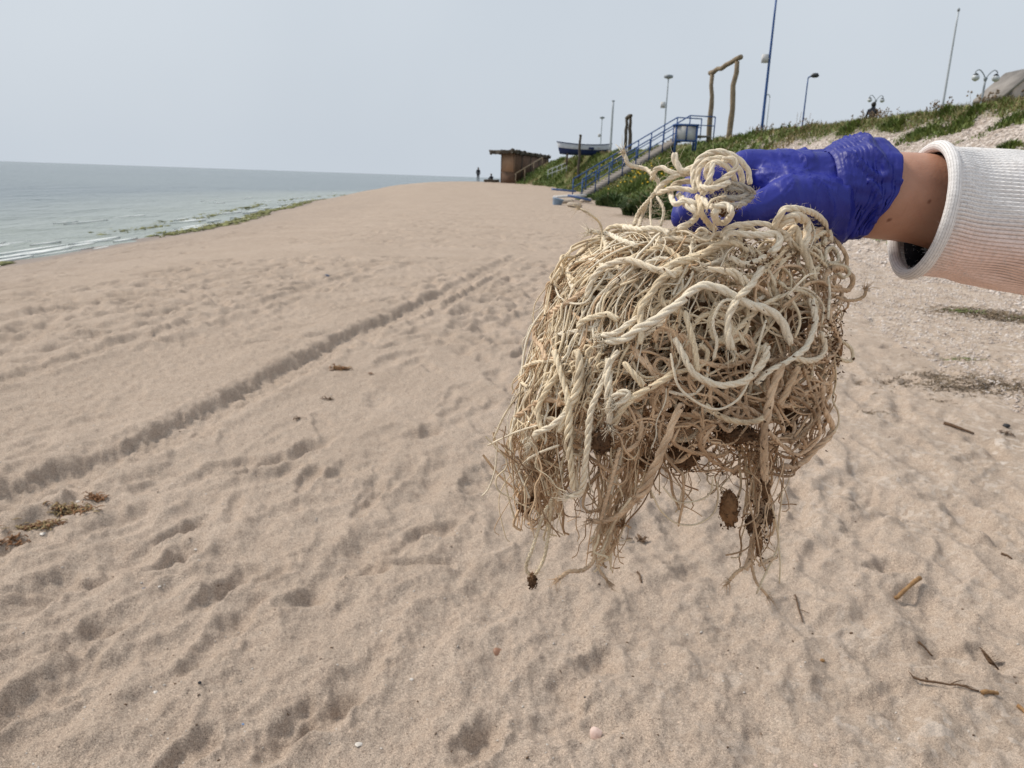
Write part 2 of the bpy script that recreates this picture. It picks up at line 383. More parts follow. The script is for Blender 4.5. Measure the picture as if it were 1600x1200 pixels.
def sand_material():
    m, nt, b = material('sand')
    tc = nd(nt, 'TexCoord').outputs['Object']
    def attr(n):
        a = nd(nt, 'Attribute'); a.attribute_name = n; return a.outputs['Fac']
    big = noise_n(nt, .8, 4, .6, tc); mid = noise_n(nt, 14, 5, .65, tc); fine = noise_n(nt, 300, 3, .75, tc); coarse = noise_n(nt, 120, 2, .6, tc)
    c = ramp(nt, big, [(.3, (.402, .324, .260)), (.7, (.458, .374, .306))])
    c = mixc(nt, ramp(nt, mid, [(.35, (0, 0, 0)), (.7, (1, 1, 1))]), mixc(nt, 1.0, c, (.91, .885, .87), 'MULTIPLY'), c)
    c = mixc(nt, 1.0, c, ramp(nt, fine, [(.36, (.34, .32, .31)), (.45, (.86, .86, .86)), (.55, (1.06, 1.05, 1.04)), (.64, (1.65, 1.62, 1.58))]), 'MULTIPLY')
    c = mixc(nt, 1.0, c, ramp(nt, coarse, [(.32, (.72, .70, .69)), (.46, (1, 1, 1)), (.58, (1, 1, 1)), (.7, (1.22, 1.21, 1.2))]), 'MULTIPLY')
    # loose shell grit towards the embankment
    vo = nd(nt, 'TexVoronoi'); vo.inputs['Scale'].default_value = 34; nt.links.new(tc, vo.inputs['Vector'])
    grit = ramp(nt, vo.outputs['Color'], [(.2, (.30, .235, .18)), (.5, (.50, .41, .33)), (.8, (.74, .68, .62))])
    gm = nd(nt, 'Math', operation='MULTIPLY'); nt.links.new(attr('shell'), gm.inputs[0]); nt.links.new(ramp(nt, noise_n(nt, 5, 4, .6, tc), [(.4, (0, 0, 0)), (.62, (1, 1, 1))]), gm.inputs[1])
    c = mixc(nt, gm.outputs[0], c, mixc(nt, .6, c, grit))
    vo2 = nd(nt, 'TexVoronoi'); vo2.inputs['Scale'].default_value = 14; nt.links.new(tc, vo2.inputs['Vector'])
    rub = ramp(nt, vo2.outputs['Color'], [(.15, (.22, .18, .15)), (.5, (.42, .36, .32)), (.85, (.68, .62, .58))])
    rub = mixc(nt, ramp(nt, noise_n(nt, 1.1, 5, .6, tc), [(.42, (0, 0, 0)), (.7, (1, 1, 1))]), rub, mixc(nt, .6, rub, (.27, .20, .15)))
    c = mixc(nt, attr('gravel'), c, rub)
    soil = ramp(nt, noise_n(nt, 1.6, 5, .65, tc), [(.3, (.060, .075, .022)), (.5, (.115, .125, .042)), (.72, (.23, .185, .11))])
    c = mixc(nt, attr('green'), c, soil)
    c = mixc(nt, attr('wet'), c, mixc(nt, 1.0, c, (.58, .55, .54), 'MULTIPLY'))
    nt.links.new(c, b.inputs['Base Color'])
    rg = nd(nt, 'Mix'); nt.links.new(attr('wet'), rg.inputs[0]); rg.inputs[2].default_value = .92; rg.inputs[3].default_value = .42
    nt.links.new(rg.outputs[0], b.inputs['Roughness']); b.inputs['Specular IOR Level'].default_value = .22
    n1 = bump_n(nt, noise_n(nt, 300, 3, .7, tc), .8, .0030)
    n2 = bump_n(nt, noise_n(nt, 70, 4, .6, tc), .5, .008, n1)
    n3 = bump_n(nt, vo2.outputs['Distance'], .0, .05, n2)
    nt.links.new(n3, b.inputs['Normal'])
    return m
MSAND = sand_material()
gm_ = new_mesh('beach_ground', VV, [GF], MSAND, True)
for nme, arr in (('gravel', gmask_gravel), ('green', gmask_green), ('wet', gmask_wet), ('shell', gmask_shell)):
    a_ = gm_.attributes.new(nme, 'FLOAT', 'POINT'); a_.data.foreach_set('value', arr.astype(np.float32).ravel())
tag(link('beach_ground', gm_), 'pale brown sand beach with footprints and a shell-strewn bank', None, kind='structure')

# ------------------------------------------------------------------ sea
def build_sea():
    t2 = np.concatenate([np.linspace(rad(-60), rad(2), 420), np.linspace(rad(2), rad(300), 60)[1:-1]])
    r2 = [3.0]
    while r2[-1] < 22000: r2.append(r2[-1] * (1 + (.011 if 10 < r2[-1] < 260 else .12)))
    r2 = np.array(r2); X = r2[:, None] * np.sin(t2); Y = r2[:, None] * np.cos(t2)
    _, d, _, _ = base_z(X, Y); far = 1 - sst(60, 240, r2)[:, None]
    Z = .035 * vnoise(X * .35, Y * .12, 81) + .022 * vnoise(X * 1.1, Y * .45, 82) + .012 * vnoise(X * 2.6, Y * 1.3, 83)
    # two small breakers running along the shore
    for off, amp, w, sd in ((-2.2, .09, .4, 84), (-6.0, .05, .7, 85), (-11.5, .04, 1.0, 86)):
        q = d - off - .9 * vnoise(Y * .13, Y * 0 + sd, sd)
        Z += amp * np.exp(-(q / w) ** 2) * np.clip(.2 + 1.2 * vnoise(Y * .22, Y * 0 + 2 * sd, sd + 4) + .4, 0, 1)
    Z = Z * far + SEA
    n, m = X.shape
    i = np.arange(n - 1)[:, None] * m; j = np.arange(m)[None, :]; k = (j + 1) % m
    F = np.stack([i + j, i + m + j, i + m + k, i + k], -1).reshape(-1, 4)
    ma, nt, b = material('sea_water')
    tc = nd(nt, 'TexCoord').outputs['Object']
    mp = nd(nt, 'Mapping'); mp.inputs['Scale'].default_value = (1.0, .38, 1); nt.links.new(tc, mp.inputs['Vector'])
    a = nd(nt, 'Attribute'); a.attribute_name = 'shoal'
    col = mixc(nt, a.outputs['Fac'], ramp(nt, noise_n(nt, .02, 3, .5, tc), [(.35, (.125, .162, .178)), (.65, (.155, .195, .205))]), (.30, .33, .285))
    nt.links.new(col, b.inputs['Base Color']); b.inputs['Roughness'].default_value = .22; b.inputs['IOR'].default_value = 1.33
    n1 = bump_n(nt, noise_n(nt, 1.3, 6, .66, mp.outputs[0]), 1.0, .30)
    n2 = bump_n(nt, noise_n(nt, .35, 4, .6, mp.outputs[0]), .9, 1.1, n1)
    nt.links.new(n2, b.inputs['Normal'])
    me = new_mesh('sea', np.stack([X, Y, Z], -1).reshape(-1, 3), [F], ma, True)
    at_ = me.attributes.new('shoal', 'FLOAT', 'POINT'); at_.data.foreach_set('value', (sst(-22, -1, d) * .85).astype(np.float32).ravel())
    tag(link('sea', me), 'calm grey green sea reaching the horizon', None, kind='structure')
    # foam lace along the waterline: flat irregular flakes floating on the water
    mb = MB(); mf = simple('foam', (.78, .79, .78), (.62, .66, .66), 3, .8)
    for _ in range(170):
        y = 14 * (150 / 14) ** rng.random(); sh = float(np.interp(y, _sy, _sx))
        band = rng.random(); off = rng.normal(-.25, .35) if band < .62 else (rng.normal(-2.0, .5) if band < .85 else rng.normal(-5.2, .7))
        if vnoise(y * .16, band > .62, 91) < rng.uniform(-.4, .25): continue
        c = np.array([sh + .5 * float(vnoise(y * .09, 3.3, 5)) + off, y, SEA + .03]); L = rng.uniform(.3, 1.5) * (1 + y / 60); W = rng.uniform(.02, .09)
        a0 = np.linspace(0, 2 * np.pi, 9)[:-1]; q = rng.uniform(.6, 1.2, 8)
        top = np.stack([c[0] + W * q * np.cos(a0), c[1] + L * q * np.sin(a0), np.full(8, c[2] + .02)], 1)
        V = np.vstack([top, top - [0, 0, .07], c + [0, 0, .03]])
        mb.add(V, [[16, q_, (q_ + 1) % 8] for q_ in range(8)]); mb.add(V, [[q_, q_ + 8, (q_ + 1) % 8 + 8, (q_ + 1) % 8] for q_ in range(8)])
    tag(mb.build('foam', mf), 'broken white foam along the waterline', None, kind='stuff')
    # green and brown weed washed up at the waterline
    mb = MB(); mw = simple('shore_weed', (.24, .25, .09), (.12, .12, .05), 2, .8)
    for _ in range(2200):
        y = 14 * (110 / 14) ** rng.random(); sh = float(np.interp(y, _sy, _sx)) + .5 * float(vnoise(y * .09, 3.3, 5))
        if vnoise(y * .12, 4.4, 95) < rng.uniform(-.35, .25): continue
        x = sh + rng.normal(.35, .28) if rng.random() < .8 else sh + rng.normal(-2.0, .25)
        z = max(ground_z(x, y), SEA); a0 = rng.uniform(0, 3.14); L = rng.uniform(.08, .3); w = L * .3
        dv = np.array([math.cos(a0), math.sin(a0) * 1.6, rng.uniform(-.1, .25)]) * L; nv = np.array([-math.sin(a0), math.cos(a0), .2]) * w
        c = np.array([x, y, z + .015])
        mb.add([c - dv, c + nv + [0, 0, rng.uniform(.015, .05)], c + dv, c - nv, c - [0, 0, .02]], [[0, 3, 1], [1, 3, 2], [0, 1, 4], [1, 2, 4], [2, 3, 4], [3, 0, 4]])
    tag(mb.build('shore_weed', mw), 'green and brown seaweed washed up along the waterline', None, kind='stuff')
build_sea()
# ------------------------------------------------------------------ bank: shell rubble, weeds, grass
def blades(N, pos, h, w, lean, bend=.35):
    """N bent blades: two stacked quads each"""
    a = rng.uniform(0, 2 * np.pi, N); D = np.stack([np.cos(a), np.sin(a), np.zeros(N)], 1); S = np.stack([-np.sin(a), np.cos(a), np.zeros(N)], 1)
    h = np.asarray(h)[:, None]; w = np.asarray(w)[:, None]; lean = np.asarray(lean)[:, None]
    up = np.array([0, 0, 1.0])
    m = pos + up * h * .55 + D * h * lean * .45; t = pos + up * h * (1 - lean * .35) + D * h * lean * (1 + bend)
    V = np.stack([pos - S * w, pos + S * w, m - S * w * .9, m + S * w * .9, t], 1).reshape(-1, 3)
    i = np.arange(N)[:, None] * 5
    return V, i + np.array([[0, 1, 3, 2]]), i + np.array([[2, 3, 4]])
def gz_many(x, y):
    r0 = np.hypot(x, y); t0 = np.arctan2(x, y)
    i = np.clip(np.searchsorted(rr, r0) - 1, 1, NR - 2); j = np.clip(np.searchsorted(th[:NF], t0) - 1, 0, NF - 3)
    a = np.clip((r0 - rr[i]) / (rr[i + 1] - rr[i]), 0, 1); b = np.clip((t0 - th[j]) / (th[j + 1] - th[j]), 0, 1)
    return (GZ[i, j] * (1 - b) + GZ[i, j + 1] * b) * (1 - a) + (GZ[i + 1, j] * (1 - b) + GZ[i + 1, j + 1] * b) * a
def leaf_mat(name, a, b_, c_=None, scale=1.4):
    m, nt, b = material(name); tc = nd(nt, 'TexCoord').outputs['Object']
    f = noise_n(nt, scale, 4, .6, tc); f2 = noise_n(nt, scale * 9, 2, .6, tc)
    col = ramp(nt, f, [(.3, b_), (.55, a), (.75, c_ or a)])
    col = mixc(nt, 1.0, col, ramp(nt, f2, [(.3, (.6, .6, .6)), (.7, (1.3, 1.3, 1.25))]), 'MULTIPLY')
    nt.links.new(col, b.inputs['Base Color']); b.inputs['Roughness'].default_value = .65; b.inputs['Specular IOR Level'].default_value = .2
    return m
MGREEN = leaf_mat('bank_leaves', (.190, .245, .075), (.115, .165, .052), (.285, .290, .11), .9)
MDARKG = leaf_mat('dark_leaves', (.10, .15, .055), (.062, .10, .04), (.155, .20, .072), 1.5)
MDRY = leaf_mat('dry_grass', (.33, .265, .14), (.22, .175, .09), (.40, .33, .19), 1.3)
MTAN = leaf_mat('dead_grass', (.215, .150, .092), (.115, .08, .05), (.29, .215, .13), 3.0)
MYEL = simple('yellow_petals', (.72, .50, .02), (.62, .38, .02), 5, .6)
MSHELL = simple('shell_rubble', (.76, .69, .645), (.36, .29, .245), 5, .8, .004, 60)

def scatter(n, y0, y1, t0, t1, keep):
    y = y0 * (y1 / y0) ** rng.random(n); t = rng.uniform(t0, t1, n)
    toe = np.interp(y, _ty, _tx) + .6 * vnoise(y * .12, y * 0 + 9.1, 8); w = np.interp(y, _wy, _ww)
    x = toe + t * w; k = keep(x, y, t); x, y, t = x[k], y[k], t[k]
    return np.stack([x, y, gz_many(x, y)], 1), t
def veg(name, mat, label, P, h, w, lean):
    V, Q, T = blades(len(P), P - [0, 0, .02], h, w, lean)
    return tag(link(name, new_mesh(name, V, [Q, T], mat)), label, None, kind='stuff')
# the green bank further along
P, t = scatter(60000, 38, 125, .0, 1.3, lambda x, y, t: (vnoise(x * .5, y * .35, 101) + .5 * vnoise(x * 1.6, y * 1.1, 102) > -.42 + .6 * sst(.9, 1.2, t) - .0 * y) & (sst(40, 47, y + 3 * vnoise(x * .4, y * .3, 103)) > rng.random(len(x))) & (t > .05 + .12 * vnoise(y * .4, y * 0, 104)))
n_ = len(P); clump = .5 + .8 * np.clip(vnoise(P[:, 0] * .8, P[:, 1] * .6, 105) + .5, 0, 1.2)
veg('bank_weeds', MGREEN, 'low green weeds covering the bank below the stairs', P, rng.uniform(.12, .42, n_) * clump, rng.uniform(.02, .055, n_), rng.uniform(.2, 1.1, n_))
P, t = scatter(16000, 40, 120, .05, 1.1, lambda x, y, t: (vnoise(x * .45, y * .33, 111) > .12))
n_ = len(P)
veg('dry_bank_grass', MDRY, 'straw coloured grass among the green bank weeds', P, rng.uniform(.15, .45, n_), rng.uniform(.012, .03, n_), rng.uniform(.2, .9, n_))
# band along the top of the nearer, stony bank
P, t = scatter(44000, 10, 48, .78, 1.2, lambda x, y, t: t + .09 * vnoise(x * .9, y * .6, 121) > .90)
n_ = len(P); k = rng.random(n_) < .62
veg('crest_grass', MGREEN, 'short green grass along the top edge of the stony bank', P[k], rng.uniform(.08, .28, k.sum()), rng.uniform(.008, .022, k.sum()), rng.uniform(.2, 1, k.sum()))
veg('dry_crest_grass', MDRY, 'dry yellowish grass along the top edge of the stony bank', P[~k], rng.uniform(.10, .34, (~k).sum()), rng.uniform(.006, .016, (~k).sum()), rng.uniform(.2, .9, (~k).sum()))
P, t = scatter(30000, 9, 46, .18, .92, lambda x, y, t: vnoise(x * .9, y * .45, 151) + .5 * vnoise(x * 2.6, y * 1.5, 152) > .30)
n_ = len(P)
veg('bank_patch_weeds', MGREEN, 'thin green weeds growing in patches between the shells of the stony bank', P, rng.uniform(.06, .22, n_), rng.uniform(.008, .022, n_), rng.uniform(.3, 1.2, n_))
# seed heads standing against the sky
P, t = scatter(420, 14, 50, .93, 1.12, lambda x, y, t: vnoise(x * .7, y * .3, 131) > -.05)
mb = MB()
for p in P:
    h = rng.uniform(.25, .6); q = p + np.array([rng.normal(0, .06), rng.normal(0, .06), h])
    mb.tube([p, (p + q) / 2 + [rng.normal(0, .02), 0, 0], q], [.006, .006, .004], 4)
    for _ in range(4):
        c = q - [rng.normal(0, .04), rng.normal(0, .04), rng.uniform(0, .16)]; s = rng.uniform(.02, .045)
        mb.add(c + np.array([[s, 0, 0], [-s * .5, s * .8, 0], [-s * .5, -s * .8, 0], [0, 0, s * 1.4], [0, 0, -s]]), [[0, 1, 3], [1, 2, 3], [2, 0, 3], [1, 0, 4], [2, 1, 4], [0, 2, 4]])
tag(mb.build('seed_heads', MTAN), 'thin weed stalks with seed heads along the skyline', None, kind='stuff')
# shell and stone rubble on the nearer bank
def stones(P, s, flat, mat, name, label):
    n = len(P)
    B = np.array([[1, 0, 0], [0, 1, 0], [-1, 0, 0], [0, -1, 0], [0, 0, 1], [0, 0, -1.0]])
    a = rng.uniform(0, 6.28, n); J = B[None] * rng.uniform(.6, 1.25, (n, 6, 1)) * np.stack([s, s * rng.uniform(.5, 1, n), s * flat], 1)[:, None, :]
    ca, sa = np.cos(a)[:, None], np.sin(a)[:, None]
    X = J[..., 0] * ca - J[..., 1] * sa; Y = J[..., 0] * sa + J[..., 1] * ca; tl = rng.normal(0, .5, (n, 1))
    V = np.stack([X, Y, J[..., 2] + X * tl], -1) + P[:, None, :]
    F = np.array([[0, 1, 4], [1, 2, 4], [2, 3, 4], [3, 0, 4], [1, 0, 5], [2, 1, 5], [3, 2, 5], [0, 3, 5]])
    Fa = (np.arange(n)[:, None, None] * 6 + F[None]).reshape(-1, 3)
    return tag(link(name, new_mesh(name, V.reshape(-1, 3), [Fa], mat)), label, None, kind='stuff')
P, t = scatter(34000, 7, 52, -.05, .95, lambda x, y, t: (vnoise(x * .8, y * .8, 141) + .4 * t > -.25) & (rng.random(len(x)) < .35 + t))
stones(P + [0, 0, .005], rng.uniform(.012, .055, len(P)) * (1 + P[:, 1] / 60), .45, MSHELL, 'bank_shell_rubble', 'white and pink shell rubble covering the stony bank')
P, t = scatter(34000, 3.8, 26, -.75, .2, lambda x, y, t: (vnoise(x * .9, y * .9, 142) + 1.1 * t > -.75) & (y > 3.2) & (x > 3.0 + .12 * y))
stones(P + [0, 0, .002], rng.uniform(.005, .021, len(P)) * (1 + P[:, 1] / 22), .45, MSHELL, 'shell_grit', 'small broken shells lying on the sand near the bank')
P, t = scatter(26000, 4.2, 24, -.62, .2, lambda x, y, t: (vnoise(x * .7, y * 1.1, 161) + .6 * vnoise(x * 2.4, y * 3.2, 162) + .5 * t > .12) & (x > 3.2 + .1 * y))
n_ = len(P)
veg('sand_straw', MTAN, 'short brown dead grass littering the sand at the foot of the stony bank', P, rng.uniform(.008, .04, n_), rng.uniform(.002, .006, n_), rng.uniform(.8, 2.4, n_))
# weed patches on the stony bank: each clump is a thing
def clump(name, c, radius, n, h, w, mat, label, group=None, cat='weeds', xs=.55):
    e = thing(name, (c[0], c[1], c[2]), label, cat, group)
    a = rng.uniform(0, 6.28, n); q = np.sqrt(rng.random(n)) * radius * (1 + .3 * np.sin(a * 3 + c[0]))
    x = c[0] + q * np.cos(a) * xs; y = c[1] + q * np.sin(a) * 1.2
    Pp = np.stack([x, y, gz_many(x, y) - .01], 1) - np.array(c)
    V, Q, T = blades(n, Pp, rng.uniform(.4, 1, n) * h * (1.15 - .6 * q / radius), rng.uniform(.6, 1.2, n) * w, rng.uniform(.2, 1.2, n))
    link('leaves', new_mesh('leaves', V, [Q, T], mat), e)['kind'] = 'stuff'
    m = 4
    mbs = MB()
    for _ in range(m):
        b0 = rng.normal(0, radius * .3, 3) * [1, 1, 0]; b1 = b0 + rng.normal(0, radius * .35, 3) * [1, 1, 0] + [0, 0, h * .7]
        b0[2] = ground_z(c[0] + b0[0], c[1] + b0[1]) - c[2] - .02
        mbs.tube([b0, (b0 + b1) / 2 + [0, 0, .03], b1], [w * .5, w * .4, w * .2], 4)
    mbs.build('stems', MTAN, e)['kind'] = 'stuff'
    return e
for (px, py, s, lab) in [
    (1440, 212, 1.0, 'wide green weed clump on the stony bank just above the sleeve hem'),
    (1495, 200, .9, 'dark green weed clump uphill of the sleeve on the shell slope'),
    (1395, 200, .6, 'small green weed clump above the bunched glove cuff'),
    (1325, 205, .55, 'small green tuft left of the bunched glove cuff on the shell slope'),
    (1522, 178, .7, 'green weed clump high on the shell slope under the twin lamp'),
    (1478, 178, .5, 'little weed tuft high on the shell slope below the thin mast'),
    (1590, 190, 1.0, 'tall weed clump at the photo edge on the shell slope'),
    (1572, 235, .6, 'low green weed clump close above the sleeve at the photo edge'),
    (1250, 190, .5, 'small weed tuft on the shell slope behind the gloved hand'),
    (1560, 160, .6, 'reddish green weed clump near the bank top below the concrete building')]:
    g = ground_at(px, py); clump('weed_clump', g, .48 * s * (g[1] / 16), int(420 * s + 80), .26 * (g[1] / 16), .016 * (g[1] / 16), MGREEN, lab, 'weed clumps on the stony bank')
for (px, py, s, lab) in [(958, 322, 1.15, 'dark green bush at the foot of the bank beside the pale sand lip'), (1020, 338, 1.5, 'dark green bush at the foot of the bank behind the rope ends'), (925, 312, .6, 'dark low bush at the foot of the bank behind the dumped boards'), (1052, 320, 1.3, 'dense dark bush just left of the blue gloved fingers')]:
    g = ground_at(px, py); clump('bush', g, 1.25 * s, int(1100 * s), 1.0 * s, .06, MDARKG, lab, 'bushes at the foot of the bank', 'bush')
# yellow flowers
mb = MB()
for k in range(90):
    px, py = rng.normal(992, 26), rng.normal(277, 9)
    if k > 70: px, py = rng.uniform(870, 1060), rng.uniform(262, 300)
    g = ground_at(px, py + 4); s = rng.uniform(.035, .085); c = g + [0, -.1, rng.uniform(.25, .5)]
    a0 = np.linspace(0, 2 * np.pi, 7)[:-1]; rim = np.stack([s * np.cos(a0), s * .5 * np.sin(a0), s * .8 * np.sin(a0)], 1)
    mb.add(np.vstack([c + rim, c + [0, -s * .4, 0], c + [0, s * .4, 0]]), [[6, q, (q + 1) % 6] for q in range(6)] + [[7, (q + 1) % 6, q] for q in range(6)])
tag(mb.build('yellow_flowers', MYEL), 'yellow flowers among the bank weeds', None, kind='stuff')
# matted dead grass on the sand at the right
MDEAD = leaf_mat('matted_dead_grass', (.175, .125, .078), (.085, .06, .04), (.25, .185, .11), 4.0)
def mat_patch(px, py, rx, ry, n, L, label, green=0.0):
    g = ground_at(px, py); e = thing('dry_grass_patch', tuple(g), label, 'dry grass', 'dry grass patches on the sand')
    for part, mat, nn in (('stalks', MDEAD, n), ('green_shoots', MGREEN, int(n * green))):
        if nn < 5: continue
        mb = MB(); u = rng.normal(0, .42, (nn, 2)) * [rx, ry]
        if part == 'green_shoots': u = u * .35 + rng.normal(0, .1, 2)
        for (x, y) in u:
            z = ground_z(g[0] + x, g[1] + y) - g[2]; a = rng.uniform(0, 6.28); l = L * rng.uniform(.4, 1.2)
            p0 = np.array([x, y, z - .004]); p2 = p0 + np.array([math.cos(a) * l, math.sin(a) * l, rng.uniform(.0, .28) * l])
            p1 = (p0 + p2) / 2 + [0, 0, l * rng.uniform(.03, .16)]; wv = np.array([-math.sin(a), math.cos(a), .3]) * l * .045
            mb.add([p0 - wv, p0 + wv, p1 + wv, p1 - wv], [[0, 1, 2, 3]]); mb.add([p1 - wv, p1 + wv, p2], [[0, 1, 2]])
        mb.build(part, mat, e)['kind'] = 'stuff'
    return e
mat_patch(1545, 606, .95, .34, 1700, .08, 'wide dark mat of dead grass on the sand near the photo edge')
mat_patch(1470, 588, .6, .2, 560, .07, 'thin brown strip of dead grass trailing left from the wide dark mat')
mat_patch(1528, 488, .85, .5, 1000, .11, 'brown grass patch with a green tuft below the sleeve', .25)
mat_patch(1590, 500, .8, .45, 900, .11, 'brown grass patch at the photo edge below the sleeve', .1)
mat_patch(1500, 560, .6, .2, 200, .06, 'faint greenish grass strip between the brown patches', .8)
mat_patch(1357, 646, .14, .05, 170, .05, 'small lone clump of dead grass on smooth sand beside the ropes')
mat_patch(1392, 596, .13, .05, 130, .05, 'small dead grass clump on the sand above the lone one')
mat_patch(1345, 600, .11, .05, 80, .045, 'sparse dead grass tuft on the sand nearest the rope bundle')
mat_patch(1465, 628, .11, .05, 90, .05, 'little dead grass tuft just above the thin dark stick')

# ------------------------------------------------------------------ things on and behind the bank
MBLUE = simple('blue_paint', (.035, .10, .30), (.025, .07, .21), 3, .5, .001, 30)
MPALE = simple('pale_metal', (.50, .54, .58), (.40, .44, .48), 3, .5, spec=.4)
MGREYM = simple('grey_metal', (.30, .33, .36), (.22, .25, .28), 3, .5, spec=.4)
MDARKM = simple('dark_metal', (.05, .055, .06), (.03, .035, .04), 5, .5)
MLOG = simple('weathered_log', (.30, .235, .16), (.15, .115, .08), 5, .85, .012, 18)
MLOGD = simple('dark_log', (.11, .09, .07), (.06, .05, .04), 5, .85, .012, 18)
MCON = simple('concrete', (.33, .30, .275), (.22, .20, .185), 1.5, .9, .01, 20)
MCOND = simple('stained_concrete', (.30, .275, .24), (.17, .155, .13), 1.2, .9, .01, 20)
MWHITE = simple('white_board', (.62, .62, .62), (.48, .48, .49), 2, .6)
MGLASS = simple('lamp_globe', (.60, .63, .66), (.52, .55, .58), 5, .25, spec=.5)

def foot(px, py, D):
    """stand a thing on the ground at bearing px and distance D"""
    p = at(px, py, D); p[2] = ground_z(p[0], p[1]); return p
def lamp_post(px, py_base, D, py_top, px_top, r, mat, label, head='arm', box=None):
    b = foot(px, py_base, D); topz = at(px_top, py_top, D)[2] - b[2]
    e = thing('lamp_post', tuple(b - [0, 0, .05]), label, 'lamp post', 'lamp posts on the bank')
    n = 9; zz = np.linspace(0, topz, n); pts = np.stack([zz * 0, zz * 0, zz], 1)
    MB().tube(pts, np.linspace(r, r * .62, n) * .78, 10).tube([[0, 0, 0], [0, 0, .35]], r * 1.5, 10).build('pole', mat, e, True)
    if head == 'arm':
        a = spline([[0, 0, topz], [.12, -.1, topz + .28], [.45, -.35, topz + .42], [.8, -.6, topz + .42]], .12)
        MB().tube(a, r * .55, 8).build('arm', MPALE, e, True)
        hd = MB(); hp = np.array([[.75, -.56, .40], [.95, -.7, .42], [1.3, -.97, .42], [1.5, -1.1, .38]]) + [0, 0, topz]
        hd.tube(hp, [.07, .13, .15, .06], 8).build('lamp_head', MGREYM, e, True)
    elif head == 'small':
        a = spline([[0, 0, topz], [.05, -.03, topz + .12], [.22, -.12, topz + .16]], .06)
        MB().tube(a, r * .6, 6).build('arm', mat, e, True)
        MB().tube([[.15, -.1, topz + .17], [.3, -.18, topz + .22], [.55, -.3, topz + .22], [.66, -.36, topz + .16]], [.06, .17, .17, .05], 8).build('lamp_head', MDARKM, e, True)
    elif head == 'disc':
        MB().tube([[0, 0, topz - .1], [0, 0, topz - .02], [0, 0, topz + .16], [0, 0, topz + .22]], [.1, .36, .36, .1], 10).build('lamp_head', MGREYM, e, True)
    elif head == 'curl':
        a = spline([[0, 0, topz], [-.03, 0, topz + .2], [-.2, 0, topz + .36], [-.36, 0, topz + .3]], .08)
        MB().tube(a, r * .7, 6).build('arm', mat, e, True)
        MB().tube([[-.33, 0, topz + .34], [-.42, 0, topz + .26], [-.5, 0, topz + .22]], [.05, .12, .05], 6).build('lamp_head', MGREYM, e, True)
    if box:
        z = at(px, box, D)[2] - b[2]
        MB().box((-.28, -.02, z), (.34, .24, .46)).box((-.06, -.02, z), (.14, .06, .06)).build('junction_box', MWHITE, e)
    return e
lamp_post(1190, 204, 49, -2, 1208, .115, MBLUE, 'tall blue lamp post with a pale box halfway up', 'arm', 90)
lamp_post(1036, 228, 66, 120, 1042, .10, MPALE, 'pale grey lamp post rising behind the blue stair railing', 'disc', 163)
lamp_post(1254, 192, 62, 122, 1265, .085, MBLUE, 'short blue lamp post with a dark oval head', 'small')
lamp_post(1197, 203, 92, 152, 1201, .085, MPALE, 'faint small lamp post just behind the tall blue one', 'curl')
lamp_post(938, 232, 120, 184, 940, .13, MPALE, 'distant pale lamp post above the boat', 'disc', 211)
def mast(px, py, D, py_top, px_top, r0, r1, mat, label, cap=False):
    b = foot(px, py, D); h = at(px_top, py_top, D)[2] - b[2]
    e = thing('mast', tuple(b - [0, 0, .05]), label, 'mast', 'bare masts')
    zz = np.linspace(0, h, 8); MB().tube(np.stack([zz * .0, zz * 0, zz], 1), np.linspace(r0, r1, 8), 8).build('pole', mat, e, True)
    MB().tube([[0, 0, h - .02], [0, 0, h + .05], [0, 0, h + .09]], [r1 * 1.5, r1 * 1.6, .01], 8).build('cap', MGREYM, e, True)
    MB().tube([[0, 0, 0], [0, 0, .25], [0, 0, .3]], [r0 * 1.7, r0 * 1.7, r0], 8).build('socket', MCON, e, True)
    return e
mast(1475, 152, 30, 14, 1494, .045, .03, MPALE, 'thin bare grey mast on the stony bank near the twin lamp')
mast(953, 242, 77, 157, 953, .12, .09, MPALE, 'pale bare mast standing at the stern of the boat')
def twin_lamp(px, py, D, py_top, label, s):
    b = foot(px, py, D); h = at(px, py_top, D)[2] - b[2]
    e = thing('twin_lamp', tuple(b), label, 'street lamp', 'twin globe lamps behind the bank')
    MB().tube([[0, 0, 0], [0, 0, h * .5], [0, 0, h]], [.09 * s, .07 * s, .06 * s], 8).tube([[0, 0, h - .1 * s], [0, 0, h + .06 * s], [0, 0, h + .14 * s]], [.06 * s, .12 * s, .02], 8).build('pole', MGREYM, e, True)
    for sg in (-1, 1):
        a = spline(np.array([[0, 0, h - .15 * s], [sg * .10 * s, 0, h + .2 * s], [sg * .40 * s, 0, h + .50 * s], [sg * .62 * s, 0, h + .42 * s], [sg * .60 * s, 0, h + .22 * s]]), .06 * s)
        MB().tube(a, .03 * s, 6).build('arm', MGREYM, e, True)
        g = np.linspace(-1, 1, 7); cx = sg * .58 * s
        gl = MB().tube(np.stack([g * 0 + cx, g * 0, h + .08 * s + g * .2 * s], 1), .21 * s * np.sqrt(np.clip(1 - g * g, .02, 1)), 12).build('globe', MGLASS, e, True)
        MB().tube([[cx, 0, h + .2 * s], [cx, 0, h + .29 * s], [cx, 0, h + .33 * s]], [.17 * s, .10 * s, .03 * s], 10).build('cap', MDARKM, gl, True)
    return e
twin_lamp(1535, 150, 40, 124, 'twin globe street lamp left of the concrete building', .84)
twin_lamp(1365, 182, 58, 158, 'smaller twin globe street lamp with a dark figure beneath it', .76)
